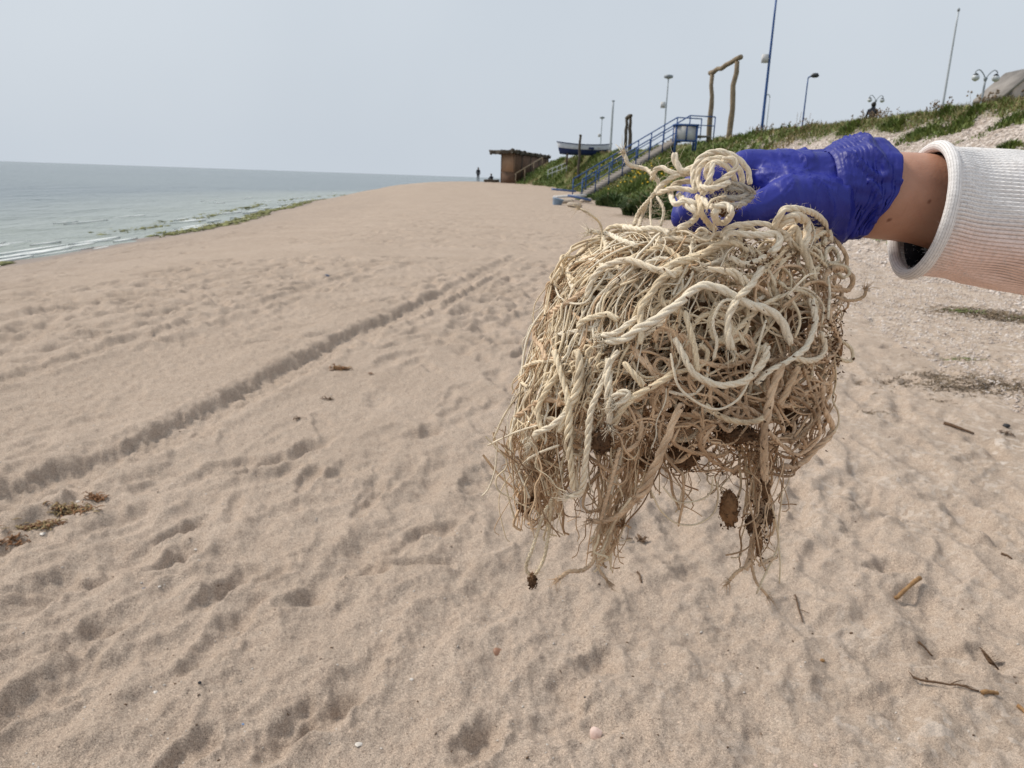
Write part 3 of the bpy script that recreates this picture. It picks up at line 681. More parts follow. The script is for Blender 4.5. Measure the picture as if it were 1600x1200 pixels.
# roof corner of a concrete building
def concrete_building():
    c = at(1600, 150, 44); z0 = ground_z(c[0], c[1]); zt = at(1600, 110, 44)[2]
    e = thing('concrete_building', (c[0], c[1], z0), 'grey concrete building corner with a sloping roof at the photo edge', 'building')
    xl = (at(1545, 140, 44)[0] - c[0]) * .6; zl = at(1545, 137, 44)[2] - z0; h = zt - z0
    mb = MB(); V = []
    for y in (0, 2.5):
        V += [[xl, y, -.4], [.25, y, -.4], [.25, y, h], [xl, y, zl - .55]]
    mb.add(V, [[0, 1, 2, 3], [5, 4, 7, 6], [1, 5, 6, 2], [4, 0, 3, 7], [3, 2, 6, 7]]).build('wall', MCON, e)
    mb = MB(); V = []
    for y in (-.15, 2.65):
        V += [[xl * 1.05, y, zl - .56], [.32, y, h + .02], [.32, y, h + .22], [xl * 1.05, y, zl - .36]]
    mb.add(V, [[0, 1, 2, 3], [5, 4, 7, 6], [1, 5, 6, 2], [4, 0, 3, 7], [3, 2, 6, 7], [0, 4, 5, 1]]).build('roof', MCON, e)
    MB().box((1.6, 1.3, h * .45), (2.6, 2.5, h * .9 + .4)).build('side_block', MLOGD, e)
    MB().box((1.6, -.03, h * .5), (1.0, .1, h * .5)).build('door', MDARKM, e)
concrete_building()
# log frames
def log_frame(pl, pr, D, dD, ptl, ptr, r, mat, label):
    bl = foot(*pl, D); br = foot(*pr, D - dD); e = thing('log_frame', tuple((bl + br) / 2), label, 'wooden frame', 'log frames on the bank')
    o = (bl + br) / 2; tl = at(*ptl, D); tr = at(*ptr, D - dD)
    def log(a, b, r0, r1, name):
        n = 8; t = np.linspace(0, 1, n)[:, None]; P = a * (1 - t) + b * t + rng.normal(0, r * .22, (n, 3)); P[0] = a; P[-1] = b
        MB().tube(P - o, np.linspace(r0, r1, n) * rng.uniform(.92, 1.08, n), 9).build(name, mat, e, True)
    log(bl - [0, 0, .3], np.array([tl[0], bl[1], tl[2]]), r * 1.15, r * .9, 'post'); log(br - [0, 0, .3], np.array([tr[0], br[1], tr[2]]), r * 1.2, r * .9, 'post')
    a = np.array([tl[0], bl[1], tl[2] + r]); b = np.array([tr[0], br[1], tr[2] + r]); d = (b - a) / np.linalg.norm(b - a)
    log(a - d * .45, b + d * .5, r * .95, r * .95, 'crossbeam')
log_frame((1109, 214), (1139, 208), 60, 4, (1113, 116), (1152, 96), .17, MLOG, 'tall weathered log gate frame on the bank beside the blue cabinet')
log_frame((977, 238), (984, 238), 78, 4, (979, 187), (985, 184), .16, MLOGD, 'smaller dark log frame between the boat and the stair railing')

# stairs with blue railings up the bank
def stairs():
    b = np.array(at(902, 297, 58)); b[2] = ground_z(b[0], b[1]); top = at(1066, 212, 60)
    e = thing('beach_stairs', tuple(b), 'long concrete beach stairs with blue railings climbing the green bank', 'stairs')
    o = b; T = np.array([top[0], top[1], top[2]]); n = 30
    run = (T - b); hd = np.array([run[0], run[1], 0]); L = np.linalg.norm(hd); hd /= L; sd = np.array([-hd[1], hd[0], 0])   # sd points away from the camera
    ang = math.atan2(hd[1], hd[0])
    st = MB().box((0, 0, 0), (L / n + .04, 1.8, run[2] / n + .05), ang).build('step', MCON, e); me = st.data
    for k in range(n):
        s = st if k == 0 else link('step', me, e)
        s.location = tuple(hd * L * (k + .5) / n + [0, 0, run[2] * (k + .1) / n])
    flank = MB(); nv = np.array([0, 0, 1.0])
    for sg in (-1, 1):
        q0 = sd * sg * 1.02; P = [q0 - nv * .6, q0 + run - nv * .6, q0 + run + nv * .05, q0 + nv * .05]; w = sd * .1
        flank.add([p - w for p in P] + [p + w for p in P], [[0, 1, 2, 3], [5, 4, 7, 6], [3, 2, 6, 7], [1, 5, 6, 2], [4, 0, 3, 7]])
    for sg in (-1, 1):
        q0 = sd * sg * 1.05
        endp = run + hd * 2.0
        for hgt, r in ((1.35, .045), (.72, .035)):
            MB().tube([q0 + nv * hgt, q0 + run + nv * hgt, q0 + endp + nv * hgt], r, 7).build('handrail', MBLUE, e, True)
        for k in range(9):
            t = k / 8; p = q0 + run * t
            MB().tube([p - nv * .1, p + nv * 1.35], .045, 7).build('railing_post', MBLUE, e, True)
        MB().tube([q0 + endp - nv * .2, q0 + endp + nv * 1.35], .045, 7).build('railing_post', MBLUE, e, True)
    MB().box(run + hd * 1.1 - nv * .02, (1.5, 1.9, .10), ang).build('landing', MCON, e)
stairs()
_n = 2600; _t = rng.random(_n); _b0 = at(902, 297, 58); _b1 = at(1066, 212, 60)
_x = _b0[0] + (_b1[0] - _b0[0]) * _t + rng.normal(0, .15, _n); _y = _b0[1] + (_b1[1] - _b0[1]) * _t - rng.uniform(1.15, 2.6, _n); _P = np.stack([_x, _y, gz_many(_x, _y)], 1)
veg('stairside_weeds', MGREEN, 'tall green weeds growing along the near side of the stairs', _P, rng.uniform(.3, .85, _n) * sst(.0, .35, _t) + .15, rng.uniform(.03, .06, _n), rng.uniform(.1, .6, _n))
def cabinet():
    c = foot(1070, 214, 59.0); c[2] = at(1070, 222, 59)[2]; e = thing('blue_cabinet', tuple(c), 'blue framed white cabinet at the top of the stairs', 'cabinet')
    W, Dp, H = 1.6, 1.0, 1.1
    MB().box((0, 0, H / 2), (W - .1, Dp - .1, H - .06)).build('panel', MWHITE, e)
    for sx in (-1, 1):
        for sy in (-1, 1): MB().box((sx * (W / 2 - .05), sy * (Dp / 2 - .05), H / 2 - .6), (.13, .13, H + 1.2)).build('corner_post', MBLUE, e)
    MB().box((0, 0, H + .06), (W + .12, Dp + .12, .14)).build('lid', MBLUE, e)
    MB().box((0, -Dp / 2 - .02, H / 2), (.09, .06, H - .04)).build('mullion', MBLUE, e)
    MB().box((0, -Dp / 2 - .02, .06), (W - .2, .06, .12)).build('base_rail', MBLUE, e)
cabinet()

# boat on trestles
def boat():
    D = 78; c = at(912, 243, D); L = (953 - 872) / FPX * D * 1.02
    gz = ground_z(c[0], c[1]); e = thing('rowing_boat', (c[0], c[1], gz), 'white and navy wooden rowing boat raised on trestles above the bank', 'boat')
    zk = c[2] - gz; n = 25; m = 9
    u = np.linspace(-1, 1, n); V = []
    for q in u:
        half = .72 * (1 - abs(q) ** 3.0) ** .8 + .02; keel = .07 * abs(q) ** 4; sheer = .98 + .22 * max(-q, 0) ** 2 + .20 * max(q, 0) ** 3
        x = q * L / 2
        for k in range(m):
            a = k / (m - 1) * 2 - 1; yy = half * math.copysign(abs(a) ** .62, a); t = abs(a) ** 2.1
            z = keel + (sheer - keel) * t; xx = x * (.86 + .14 * (z / 1.2)) if q < 0 else x * (.97 + .03 * z)
            V.append([xx, yy, zk + z])
    V = np.array(V); i = np.arange(n - 1)[:, None] * m; j = np.arange(m - 1)[None, :]
    F = np.stack([i + j, i + j + 1, i + m + j + 1, i + m + j], -1).reshape(-1, 4)
    zc = V[F].mean(1)[:, 2] - zk; xc = V[F].mean(1)[:, 0]
    me = new_mesh('hull', V, [F], None, True, [MNAVY, MHULLW], (zc > .56).astype(int)); h = link('hull', me, e)
    so = h.modifiers.new('thickness', 'SOLIDIFY'); so.thickness = .05
    for s in (0, m - 1): MB().tube(V[s::m] + [0, 0, .02], .04, 6).build('gunwale', MNAVY if s == 0 else MHULLW, e, True)
    for q in (-.35, .1, .5): MB().box((q * L / 2, 0, zk + .72), (.25, 1.25, .05)).build('thwart', MLOG, e)
    MB().box((.12 * L, -.68, zk + .66), (.5, .05, .2)).build('name_patch', MNAVY, e)
    MB().box((L * .47, 0, zk + .55), (.12, .16, .95)).build('sternpost', MNAVY, e)
    for q in (-.3, .3):
        for sy in (-.45, .45): MB().box((q * L, sy, zk / 2 + .02), (.14, .14, zk + .3)).build('trestle_leg', MLOGD, e)
        MB().box((q * L, 0, zk + .02), (.16, 1.2, .12)).build('trestle_beam', MLOGD, e)
MNAVY = simple('navy_paint', (.018, .035, .12), (.012, .024, .08), 3, .5); MHULLW = simple('hull_white', (.56, .59, .63), (.44, .47, .52), 2.5, .6)
boat()
def boat_post():
    b = foot(905, 250, 75.5); h = at(905, 211, 75.5)[2] - b[2]; e = thing('timber_post', tuple(b), 'dark timber post standing in front of the boat', 'post')
    n = 8; z = np.linspace(-.2, h, n); MB().tube(np.stack([rng.normal(0, .02, n), rng.normal(0, .02, n), z], 1), np.linspace(.14, .11, n), 9).build('shaft', MLOGD, e, True)
    MB().tube([[0, 0, h - .1], [0, 0, h + .02], [0, 0, h + .06]], [.13, .13, .05], 9).build('top_cap', MLOGD, e, True)
boat_post()

# beach hut
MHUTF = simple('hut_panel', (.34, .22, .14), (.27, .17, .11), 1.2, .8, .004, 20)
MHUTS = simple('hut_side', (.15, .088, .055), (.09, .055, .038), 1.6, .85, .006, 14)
MTHATCH = simple('hut_thatch', (.10, .083, .065), (.05, .043, .036), 2.5, .95, .03, 9)
def hut():
    D = 92; c = at(803, 280, D); a = at(783.5, 280, D + 1.2); b = at(856, 262, D + 13)
    z0 = min(ground_z(c[0], c[1]), ground_z(a[0], a[1])) - .1
    zt = at(803, 238.5, D)[2]; zb = at(856, 247, D + 13)[2]
    e = thing('beach_hut', (c[0], c[1], z0), 'brown beach hut with ragged thatched overhanging roof at the end of the bank', 'hut')
    o = np.array([c[0], c[1], z0]); A = a - o; B = b - o; A[2] = 0; B[2] = 0; H = zt - z0; HB = zb - z0; up = np.array([0, 0, 1.0])
    base = at(803, 269, D)[2] - z0
    def wall(p, q, h0, h1, zlo, name, mat, th=.12):
        d = q - p; nrm = np.array([-d[1], d[0], 0]); nrm /= np.linalg.norm(nrm)
        P = [p + up * zlo, q + up * zlo, q + up * h1, p + up * h0]
        MB().add(P + [x + nrm * th for x in P], [[0, 1, 2, 3], [5, 4, 7, 6], [3, 2, 6, 7], [1, 5, 6, 2], [4, 0, 3, 7], [0, 4, 5, 1]]).build(name, mat, e)
    Z = np.zeros(3); back = A + B
    wall(B, Z, HB, H, 0, 'side_wall', MHUTS, -.12)
    wall(Z, A, H, H, base, 'front_panel', MHUTF, -.1)
    wall(Z + [0, -.03, 0], A + [0, -.03, 0], base, base, 0, 'plinth', MHUTS, -.16)
    wall(A, back, H, HB, 0, 'far_wall', MHUTS); wall(back, B, HB, HB, 0, 'rear_wall', MHUTS)
    for t in (.2, .45, .7, .92):
        p = B * t + np.array([.0, -.08, 0]); MB().box(p + up * (H * (1 - t) + HB * t) * .48, (.16, .16, (H * (1 - t) + HB * t) * .96)).build('wall_post', MLOGD, e)
    # roof slab with ragged edge
    out = A / np.linalg.norm(A); dB = B / np.linalg.norm(B)
    q = [A + out * 1.55 - dB * .8, Z - out * .25 - dB * .8, B - out * .25 + dB * .5, back + out * 1.3 + dB * .5]; hz = [H - .04, H + .02, HB + .0, HB]
    n1, n2 = 14, 40; mb = MB(); V = []; 
    for s in (0, 1):
        for ii in range(n1):
            for jj in range(n2):
                u, v = ii / (n1 - 1), jj / (n2 - 1)
                p = (q[0] * (1 - u) + q[1] * u) * (1 - v) + (q[3] * (1 - u) + q[2] * u) * v; z = (hz[0] * (1 - u) + hz[1] * u) * (1 - v) + (hz[3] * (1 - u) + hz[2] * u) * v
                edge = min(u, 1 - u, v, 1 - v) < .02
                p = p + up * (z + (.26 + rng.uniform(-.04, .05) if s else -.06 + rng.uniform(-.08, .03))) + (rng.normal(0, .09, 3) if edge else 0)
                V.append(p)
    V = np.array(V); N = n1 * n2; i = np.arange(n1 - 1)[:, None] * n2; j = np.arange(n2 - 1)[None, :]
    F = np.stack([i + j, i + j + 1, i + n2 + j + 1, i + n2 + j], -1).reshape(-1, 4)
    mb.add(V, np.vstack([F[:, ::-1], F + N]))
    ed = [k for k in range(n2)] + [ii * n2 + n2 - 1 for ii in range(1, n1)] + [(n1 - 1) * n2 + k for k in range(n2 - 2, -1, -1)] + [ii * n2 for ii in range(n1 - 2, 0, -1)]
    mb.add(V, [[ed[k], ed[(k + 1) % len(ed)], ed[(k + 1) % len(ed)] + N, ed[k] + N] for k in range(len(ed))]); mb.build('roof', MTHATCH, e)
    # rail of the steps beside the hut
    r0 = at(806, 271, 88) - o; r1 = at(848, 246, 94) - o
    MB().tube([r0, r1], .06, 6).build('step_handrail', MLOG, e, True)
    for t in (0, .33, .66, 1):
        p = r0 * (1 - t) + r1 * t; gzp = ground_z(p[0] + o[0], p[1] + o[1]) - z0; MB().tube([[p[0], p[1], gzp - .2], p], .06, 6).build('rail_post', MLOG, e, True)
hut()
def far_railing():
    p0 = foot(857, 250, 84); p1 = foot(886, 248, 80); e = thing('pale_railing', tuple(p0), 'thin pale railing between the hut and the boat', 'railing')
    q = p1 - p0
    for z in (1.0, .55): MB().tube([[0, 0, z], q + [0, 0, z]], .03, 6).build('rail', MPALE, e, True)
    for t in np.linspace(0, 1, 5): MB().tube([q * t - [0, 0, .2], q * t + [0, 0, 1.0]], .03, 6).build('post', MPALE, e, True)
far_railing()
# dumped boards and sacks at the foot of the bank
MBLUEP = simple('faded_blue_board', (.10, .16, .33), (.07, .11, .24), 3, .7); MLBLUE = simple('pale_blue_plastic', (.30, .42, .58), (.24, .35, .5), 3, .5)
MSACK = simple('sand_sack', (.52, .44, .36), (.40, .33, .26), 4, .9, .01, 14)
def board(px, py, L, W, rz, tilt, mat, label, hgt=.1):
    g = ground_at(px, py); M = np.array(Matrix.Rotation(rz, 3, 'Z') @ Matrix.Rotation(tilt, 3, 'Y'))
    mb = MB()
    for k in range(3): mb.box(M @ np.array([0, (k - 1) * W / 3, 0]), (L, W / 3 - .02, .13), M=M)
    mb.box(M @ np.array([L * .3, 0, -.05]), (.08, W, .05), M=M); mb.box(M @ np.array([-L * .3, 0, -.05]), (.08, W, .05), M=M)
    e = mb.build('dumped_board', mat); e.location = tuple(g + [0, 0, .22 + hgt]); tag(e, label, 'board', 'dumped boards at the foot of the bank')
board(880, 312, 1.6, .9, .1, .06, MBLUEP, 'faded blue board lying uppermost on the dumped heap', .42)
board(905, 317, 1.5, .7, -.15, .16, MBLUEP, 'faded blue board lying lower on the dumped heap beside the sacks')
board(890, 314, 2.1, .8, .3, -.08, MWHITE, 'white board lying between the two blue boards')
def bin_():
    g = ground_at(870, 320); V = []
    for z, s in ((0, .30), (.05, .33), (.62, .42), (.66, .46), (.70, .46), (.68, .40), (.12, .30)):
        V.append([[s * sx, s * .8 * sy, z] for sx, sy in ((-1, -1), (1, -1), (1, 1), (-1, 1))])
    V = np.array(V).reshape(-1, 3); F = [[a * 4 + b, a * 4 + (b + 1) % 4, a * 4 + 4 + (b + 1) % 4, a * 4 + 4 + b] for a in range(6) for b in range(4)] + [[24, 25, 26, 27]]
    e = MB().add(V * .62, F).build('plastic_tub', MLBLUE); e.location = tuple(g - [0, 0, .05]); e.rotation_euler = (.1, .15, .4); tag(e, 'open pale blue plastic tub beside the dumped boards', 'tub')
bin_()
def sack(px, py, s, label):
    g = ground_at(px, py); n, m = 9, 12; V = []; ph = rng.uniform(0, 6)
    for ii in range(n):
        u = ii / (n - 1) * 2 - 1; w = (1 - abs(u) ** 3.2) ** .5 * .8 + .12
        for jj in range(m):
            a = jj / m * 2 * np.pi; q = w * (1 + .13 * math.sin(3 * a + ph + 4 * u))
            V.append([u * s * .62, math.cos(a) * s * .36 * q, s * .2 + math.sin(a) * s * .22 * q])
    V = np.array(V); i = np.arange(n - 1)[:, None] * m; j = np.arange(m)[None, :]; k = (j + 1) % m
    F = np.stack([i + j, i + k, i + m + k, i + m + j], -1).reshape(-1, 4); mb = MB().add(V, F); mb.T.append(np.array([[0, q + 1, q] for q in range(1, m - 1)] + [[(n - 1) * m, (n - 1) * m + q, (n - 1) * m + q + 1] for q in range(1, m - 1)]))
    e = mb.build('sand_sack', MSACK, smooth=True); e.location = tuple(g - [0, 0, .03]); e.rotation_euler = (0, rng.normal(0, .12), rng.uniform(-.6, .6)); tag(e, label, 'sack', 'sacks at the foot of the bank')
sack(884, 318, .8, 'pale sack lying directly under the blue boards'); sack(897, 324, .75, 'largest pale sack at the front of the dumped heap')
sack(916, 316, .7, 'pale sack at the bank side of the dumped heap'); sack(903, 310, .7, 'small pale sack behind the dumped boards')

# ------------------------------------------------------------------ distant people
MCLOTH = simple('dark_clothes', (.028, .030, .040), (.016, .018, .026), 4, .9)
MSKIN2 = simple('far_skin', (.36, .22, .16), None, 4, .6); MHAIR = simple('dark_hair', (.02, .016, .013), None, 6, .6)
def skin_body(name, verts, edges, radii, parent, mat, root=0):
    me = bpy.data.meshes.new(name); me.from_pydata(verts, edges, []); me.materials.append(mat); o = link(name, me, parent)
    o.modifiers.new('skin', 'SKIN'); o.modifiers.new('subd', 'SUBSURF').levels = 2; o.modifiers['subd'].render_levels = 2
    sv = me.skin_vertices[0].data
    for v, r in zip(sv, radii): v.radius = r if isinstance(r, tuple) else (r, r)
    sv[root].use_root = True
    for p in me.polygons: p.use_smooth = True
    return o
def far_person(loc, rz, pose, label, h=1.7):
    e = thing('person', loc, label, 'person', rz=rz); k = h / 1.7
    if pose == 'stand':
        V = [(0, 0, .92), (0, 0, 1.15), (0, .01, 1.38), (0, 0, 1.48), (0, -.02, 1.62), (-.10, 0, .88), (-.11, -.02, .48), (-.11, .03, .06), (.10, 0, .88), (.11, .03, .48), (.12, .02, .06), (-.19, 0, 1.38), (-.24, .03, 1.12), (-.22, -.06, .88), (.19, 0, 1.38), (.25, .03, 1.12), (.23, -.05, .88), (-.11, -.13, .04), (.12, -.14, .04)]
        E = [(0, 1), (1, 2), (2, 3), (3, 4), (0, 5), (5, 6), (6, 7), (0, 8), (8, 9), (9, 10), (2, 11), (11, 12), (12, 13), (2, 14), (14, 15), (15, 16), (7, 17), (10, 18)]
    else:
        V = [(0, 0, .14), (0, .04, .40), (0, .03, .62), (0, 0, .72), (0, -.04, .86), (-.11, -.05, .14), (-.13, -.36, .46), (-.13, -.52, .08), (.11, -.05, .14), (.13, -.38, .44), (.13, -.56, .08), (-.2, .02, .60), (-.25, -.14, .42), (-.16, -.34, .46), (.2, .02, .60), (.26, -.14, .40), (.16, -.36, .45), (-.13, -.68, .05), (.13, -.72, .05)]
        E = [(0, 1), (1, 2), (2, 3), (3, 4), (0, 5), (5, 6), (6, 7), (0, 8), (8, 9), (9, 10), (2, 11), (11, 12), (12, 13), (2, 14), (14, 15), (15, 16), (7, 17), (10, 18)]
    R = [.15, .14, .15, .06, .095, .1, .065, .045, .1, .065, .045, .07, .05, .038, .07, .05, .038, .035, .035]
    skin_body('body', [tuple(np.array(v) * k) for v in V], E, [r * k for r in R], e, MCLOTH)
    hx = np.array(V[4]) * k; g = np.linspace(-1, 1, 7)
    MB().tube(np.stack([g * 0, g * 0 + hx[1] + .012, hx[2] + .02 + g * .125 * k], 1), .112 * k * np.sqrt(np.clip(1 - g * g, .02, 1)), 10).build('hair', MHAIR, e, True)
    MB().tube(np.stack([g * 0, g * 0 + hx[1] - .045, hx[2] - .02 + g * .08 * k], 1), .075 * k * np.sqrt(np.clip(1 - g * g, .02, 1)), 10).build('face', MSKIN2, e, True)
    return e
def stand_at(px, D):
    p = at(px, 280, D); return (p[0], p[1], ground_z(p[0], p[1]))
far_person(stand_at(747, 101), .4, 'stand', 'person in dark clothes standing at the far end of the beach')
p_ = stand_at(767.5, 97); far_person(p_, -.5, 'sit', 'person in dark clothes sitting on the sand below the hut', 1.75)
e = thing('dark_log', (p_[0] - .1, p_[1] - .9, ground_z(p_[0], p_[1] - .9)), 'dark driftwood log in front of the sitting person', 'log')
MB().tube(spline([[-.75, 0, .14], [-.1, .05, .2], [.6, -.04, .17], [1.1, .03, .22]], .15), .17, 9).build('trunk', MLOGD, e, True); MB().tube([[.2, 0, .2], [.35, -.2, .45]], [.06, .03], 6).build('branch_stub', MLOGD, e, True)
p_ = foot(1363, 178, 56); zc_ = at(1363, 177, 56)[2]
far_person((p_[0], p_[1], p_[2]), 2.4, 'stand', 'dark figure walking behind the bank under the smaller twin lamp', max(1.0, (at(1363, 161, 56)[2] - p_[2])))
# ------------------------------------------------------------------ the person: an arm reaching in from the right, gloved fist
D0 = 0.60
def W3(px, py, dd=0.0):
    """point at photo pixel, D0 + dd (metres) along the camera axis"""
    return EYE + ray(px, py) * (D0 + dd)
PXM = D0 / FPX     # metres per photo pixel at D0
def glove_material():
    m, nt, b = material('blue_nitrile'); tc = nd(nt, 'TexCoord').outputs['Object']
    col = ramp(nt, noise_n(nt, 18, 3, .5, tc), [(.3, (.012, .017, .205)), (.7, (.017, .024, .275))])
    nt.links.new(col, b.inputs['Base Color']); b.inputs['Roughness'].default_value = .47; b.inputs['Specular IOR Level'].default_value = .40
    mpv = nd(nt, 'Mapping'); mpv.inputs['Scale'].default_value = (1.7, 1, .8); mpv.inputs['Rotation'].default_value = (0, .5, 0); nt.links.new(tc, mpv.inputs['Vector'])
    rdg = ramp(nt, noise_n(nt, 30, 2, .45, mpv.outputs[0], .7), [(.44, (0, 0, 0)), (.495, (1, 1, 1)), (.505, (1, 1, 1)), (.56, (0, 0, 0))])
    rdg2 = ramp(nt, noise_n(nt, 75, 2, .5, mpv.outputs[0], .5), [(.46, (0, 0, 0)), (.5, (1, 1, 1)), (.54, (0, 0, 0))])
    n0 = bump_n(nt, rdg, .28, .0009); n1 = bump_n(nt, rdg2, .15, .0005, n0); n2 = bump_n(nt, noise_n(nt, 420, 2, .5, tc), .25, .0003, n1)
    nt.links.new(n2, b.inputs['Normal']); return m
def skin_material():
    m, nt, b = material('skin'); tc = nd(nt, 'TexCoord').outputs['Object']
    col = ramp(nt, noise_n(nt, 26, 4, .6, tc), [(.25, (.36, .175, .115)), (.5, (.45, .235, .158)), (.75, (.52, .295, .21))])
    sp = ramp(nt, noise_n(nt, 75, 1, .5, tc), [(.24, (.45, .34, .3)), (.29, (1, 1, 1))]); col = mixc(nt, 1.0, col, sp, 'MULTIPLY')
    nt.links.new(col, b.inputs['Base Color']); b.inputs['Roughness'].default_value = .5; b.inputs['Specular IOR Level'].default_value = .35
    b.inputs['Subsurface Weight'].default_value = .12; b.inputs['Subsurface Radius'].default_value = (.010, .004, .002); b.inputs['Subsurface Scale'].default_value = 1.0
    n1 = bump_n(nt, noise_n(nt, 380, 4, .65, tc), .5, .0009); nt.links.new(n1, b.inputs['Normal']); return m
def knit_material(name, ribs=True):
    m, nt, b = material(name); uv = nd(nt, 'UVMap').outputs[0]; tc = nd(nt, 'TexCoord').outputs['Object']
    sp = nd(nt, 'SeparateXYZ'); nt.links.new(uv, sp.inputs[0])
    # stitches: V-shaped loops, u counts ribs, v counts stitches
    def mth(op, a, b_=None):
        n = nd(nt, 'Math', operation=op)
        for s, v in ((n.inputs[0], a), (n.inputs[1], b_)):
            if v is None: continue
            if isinstance(v, (int, float)): s.default_value = v
            else: nt.links.new(v, s)
        return n.outputs[0]
    fu = mth('FRACT', sp.outputs[0]); tri = mth('ABSOLUTE', mth('SUBTRACT', fu, .5))
    ph = mth('ADD', sp.outputs[1], mth('MULTIPLY', tri, 1.1)); st = mth('ABSOLUTE', mth('SUBTRACT', mth('FRACT', ph), .5))
    hgt = mth('SUBTRACT', 1.0, mth('ADD', mth('MULTIPLY', mth('POWER', mth('MULTIPLY', st, 2.0), 3.0), .8), mth('MULTIPLY', mth('POWER', mth('MULTIPLY', mth('ABSOLUTE', mth('SUBTRACT', fu, .5)), 2.0), 4.0), .0)))
    groove_shade = ramp(nt, mth('MULTIPLY', st, 2.0), [(.75, (1, 1, 1)), (1.0, (.89, .88, .87))])
    rg_ = ramp(nt, mth('MULTIPLY', tri, 2.0), [(.0, (.50, .48, .48)), (.28, (1, 1, 1))]); groove_shade = mixc(nt, 1.0, groove_shade, rg_, 'MULTIPLY')  # shade in rib and stitch grooves painted into the knit colour
    a = nd(nt, 'Attribute'); a.attribute_name = 'bounce_tint'
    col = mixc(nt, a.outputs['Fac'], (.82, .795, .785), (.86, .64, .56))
    col = mixc(nt, 1.0, col, groove_shade, 'MULTIPLY'); col = mixc(nt, 1.0, col, ramp(nt, noise_n(nt, 300, 2, .6, tc), [(.3, (.88, .88, .88)), (.7, (1.06, 1.06, 1.06))]), 'MULTIPLY')
    nt.links.new(col, b.inputs['Base Color']); b.inputs['Roughness'].default_value = .92; b.inputs['Specular IOR Level'].default_value = .12
    b.inputs['Sheen Weight'].default_value = .15
    n1 = bump_n(nt, hgt, .35, .0007); n2 = bump_n(nt, noise_n(nt, 900, 2, .6, tc), .4, .0005, n1); nt.links.new(n2, b.inputs['Normal'])
    return m
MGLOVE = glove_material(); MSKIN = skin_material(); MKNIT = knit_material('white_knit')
MINNER = simple('dark_lining', (.012, .012, .018), (.008, .008, .012), 30, .9, .001, 200)
MTROUS = simple('dark_trousers', (.03, .034, .05), (.02, .024, .036), 12, .9, .002, 80); MSHOE = simple('dark_shoes', (.04, .04, .045), None, 10, .7)
MHAIRP = simple('brown_hair', (.075, .045, .028), (.04, .025, .016), 40, .5, .003, 60)

PBASE = np.array([.87, .84, 0.0]); PBASE[2] = ground_z(PBASE[0], PBASE[1])
person = thing('person', tuple(PBASE), 'person reaching in with a white knit sleeve and blue glove, holding the rope bundle', 'person')
SH = np.array([.85, .690, 1.365]); WR = W3(1372, 306, .0); EL = W3(1885, 384, .05)
def capsule(mb, a, b, ra, rb, n=10):
    d = b - a; L = np.linalg.norm(d); T = d / L; P = []; R = []
    for k in range(4): t = k / 4 * np.pi / 2; P.append(a - T * ra * math.cos(t)); R.append(max(ra * math.sin(t), ra * .05))
    P += [a, b]; R += [ra, rb]
    for k in range(3, -1, -1): t = k / 4 * np.pi / 2; P.append(b + T * rb * math.cos(t)); R.append(max(rb * math.sin(t), rb * .05))
    mb.tube(P, R, n)
def loft(mb, rings, n=28):
    V = []; a = np.arange(n) * 2 * np.pi / n
    for (c, rx, ry) in rings: V.append(np.stack([c[0] + rx * np.cos(a), c[1] + ry * np.sin(a), np.full(n, c[2])], 1))
    m = len(rings); V = np.concatenate(V); i = np.arange(m - 1)[:, None] * n; j = np.arange(n)[None, :]; k = (j + 1) % n
    b0 = mb.n; mb.add(V, np.stack([i + j, i + k, i + n + k, i + n + j], -1).reshape(-1, 4)); mb.T.append(np.array([[0, q + 1, q] for q in range(1, n - 1)] + [[(m - 1) * n, (m - 1) * n + q, (m - 1) * n + q + 1] for q in range(1, n - 1)]) + b0)
def torso(mb, cx, y0, z0, g):
    loft(mb, [((cx, y0, z0 + z), rx + g, ry + g) for z, rx, ry in ((.80, .06, .10), (.84, .105, .155), (.92, .115, .165), (1.02, .102, .145), (1.10, .100, .138), (1.20, .112, .150), (1.30, .115, .165), (1.37, .095, .165), (1.41, .075, .125), (1.44, .055, .075))])
def remeshed(mb, name, voxel, smooth_it, disp=None):
    """fuse overlapping closed shapes into one continuous skin"""
    o = mb.build(name, None); m = o.modifiers.new('r', 'REMESH'); m.mode = 'VOXEL'; m.voxel_size = voxel
    s = o.modifiers.new('s', 'SMOOTH'); s.factor = .5; s.iterations = smooth_it
    dg = bpy.context.evaluated_depsgraph_get(); me = bpy.data.meshes.new_from_object(o.evaluated_get(dg)); bpy.data.objects.remove(o)
    n = len(me.vertices); co = np.zeros(n * 3); me.vertices.foreach_get('co', co); co = co.reshape(-1, 3)
    no = np.zeros(n * 3); me.vertices.foreach_get('normal', no); no = no.reshape(-1, 3)
    if disp is not None: co = co + no * disp(co, no)[:, None]
    me.vertices.foreach_set('co', co.ravel()); me.polygons.foreach_set('use_smooth', np.ones(len(me.polygons), bool)); me.update()
    return me
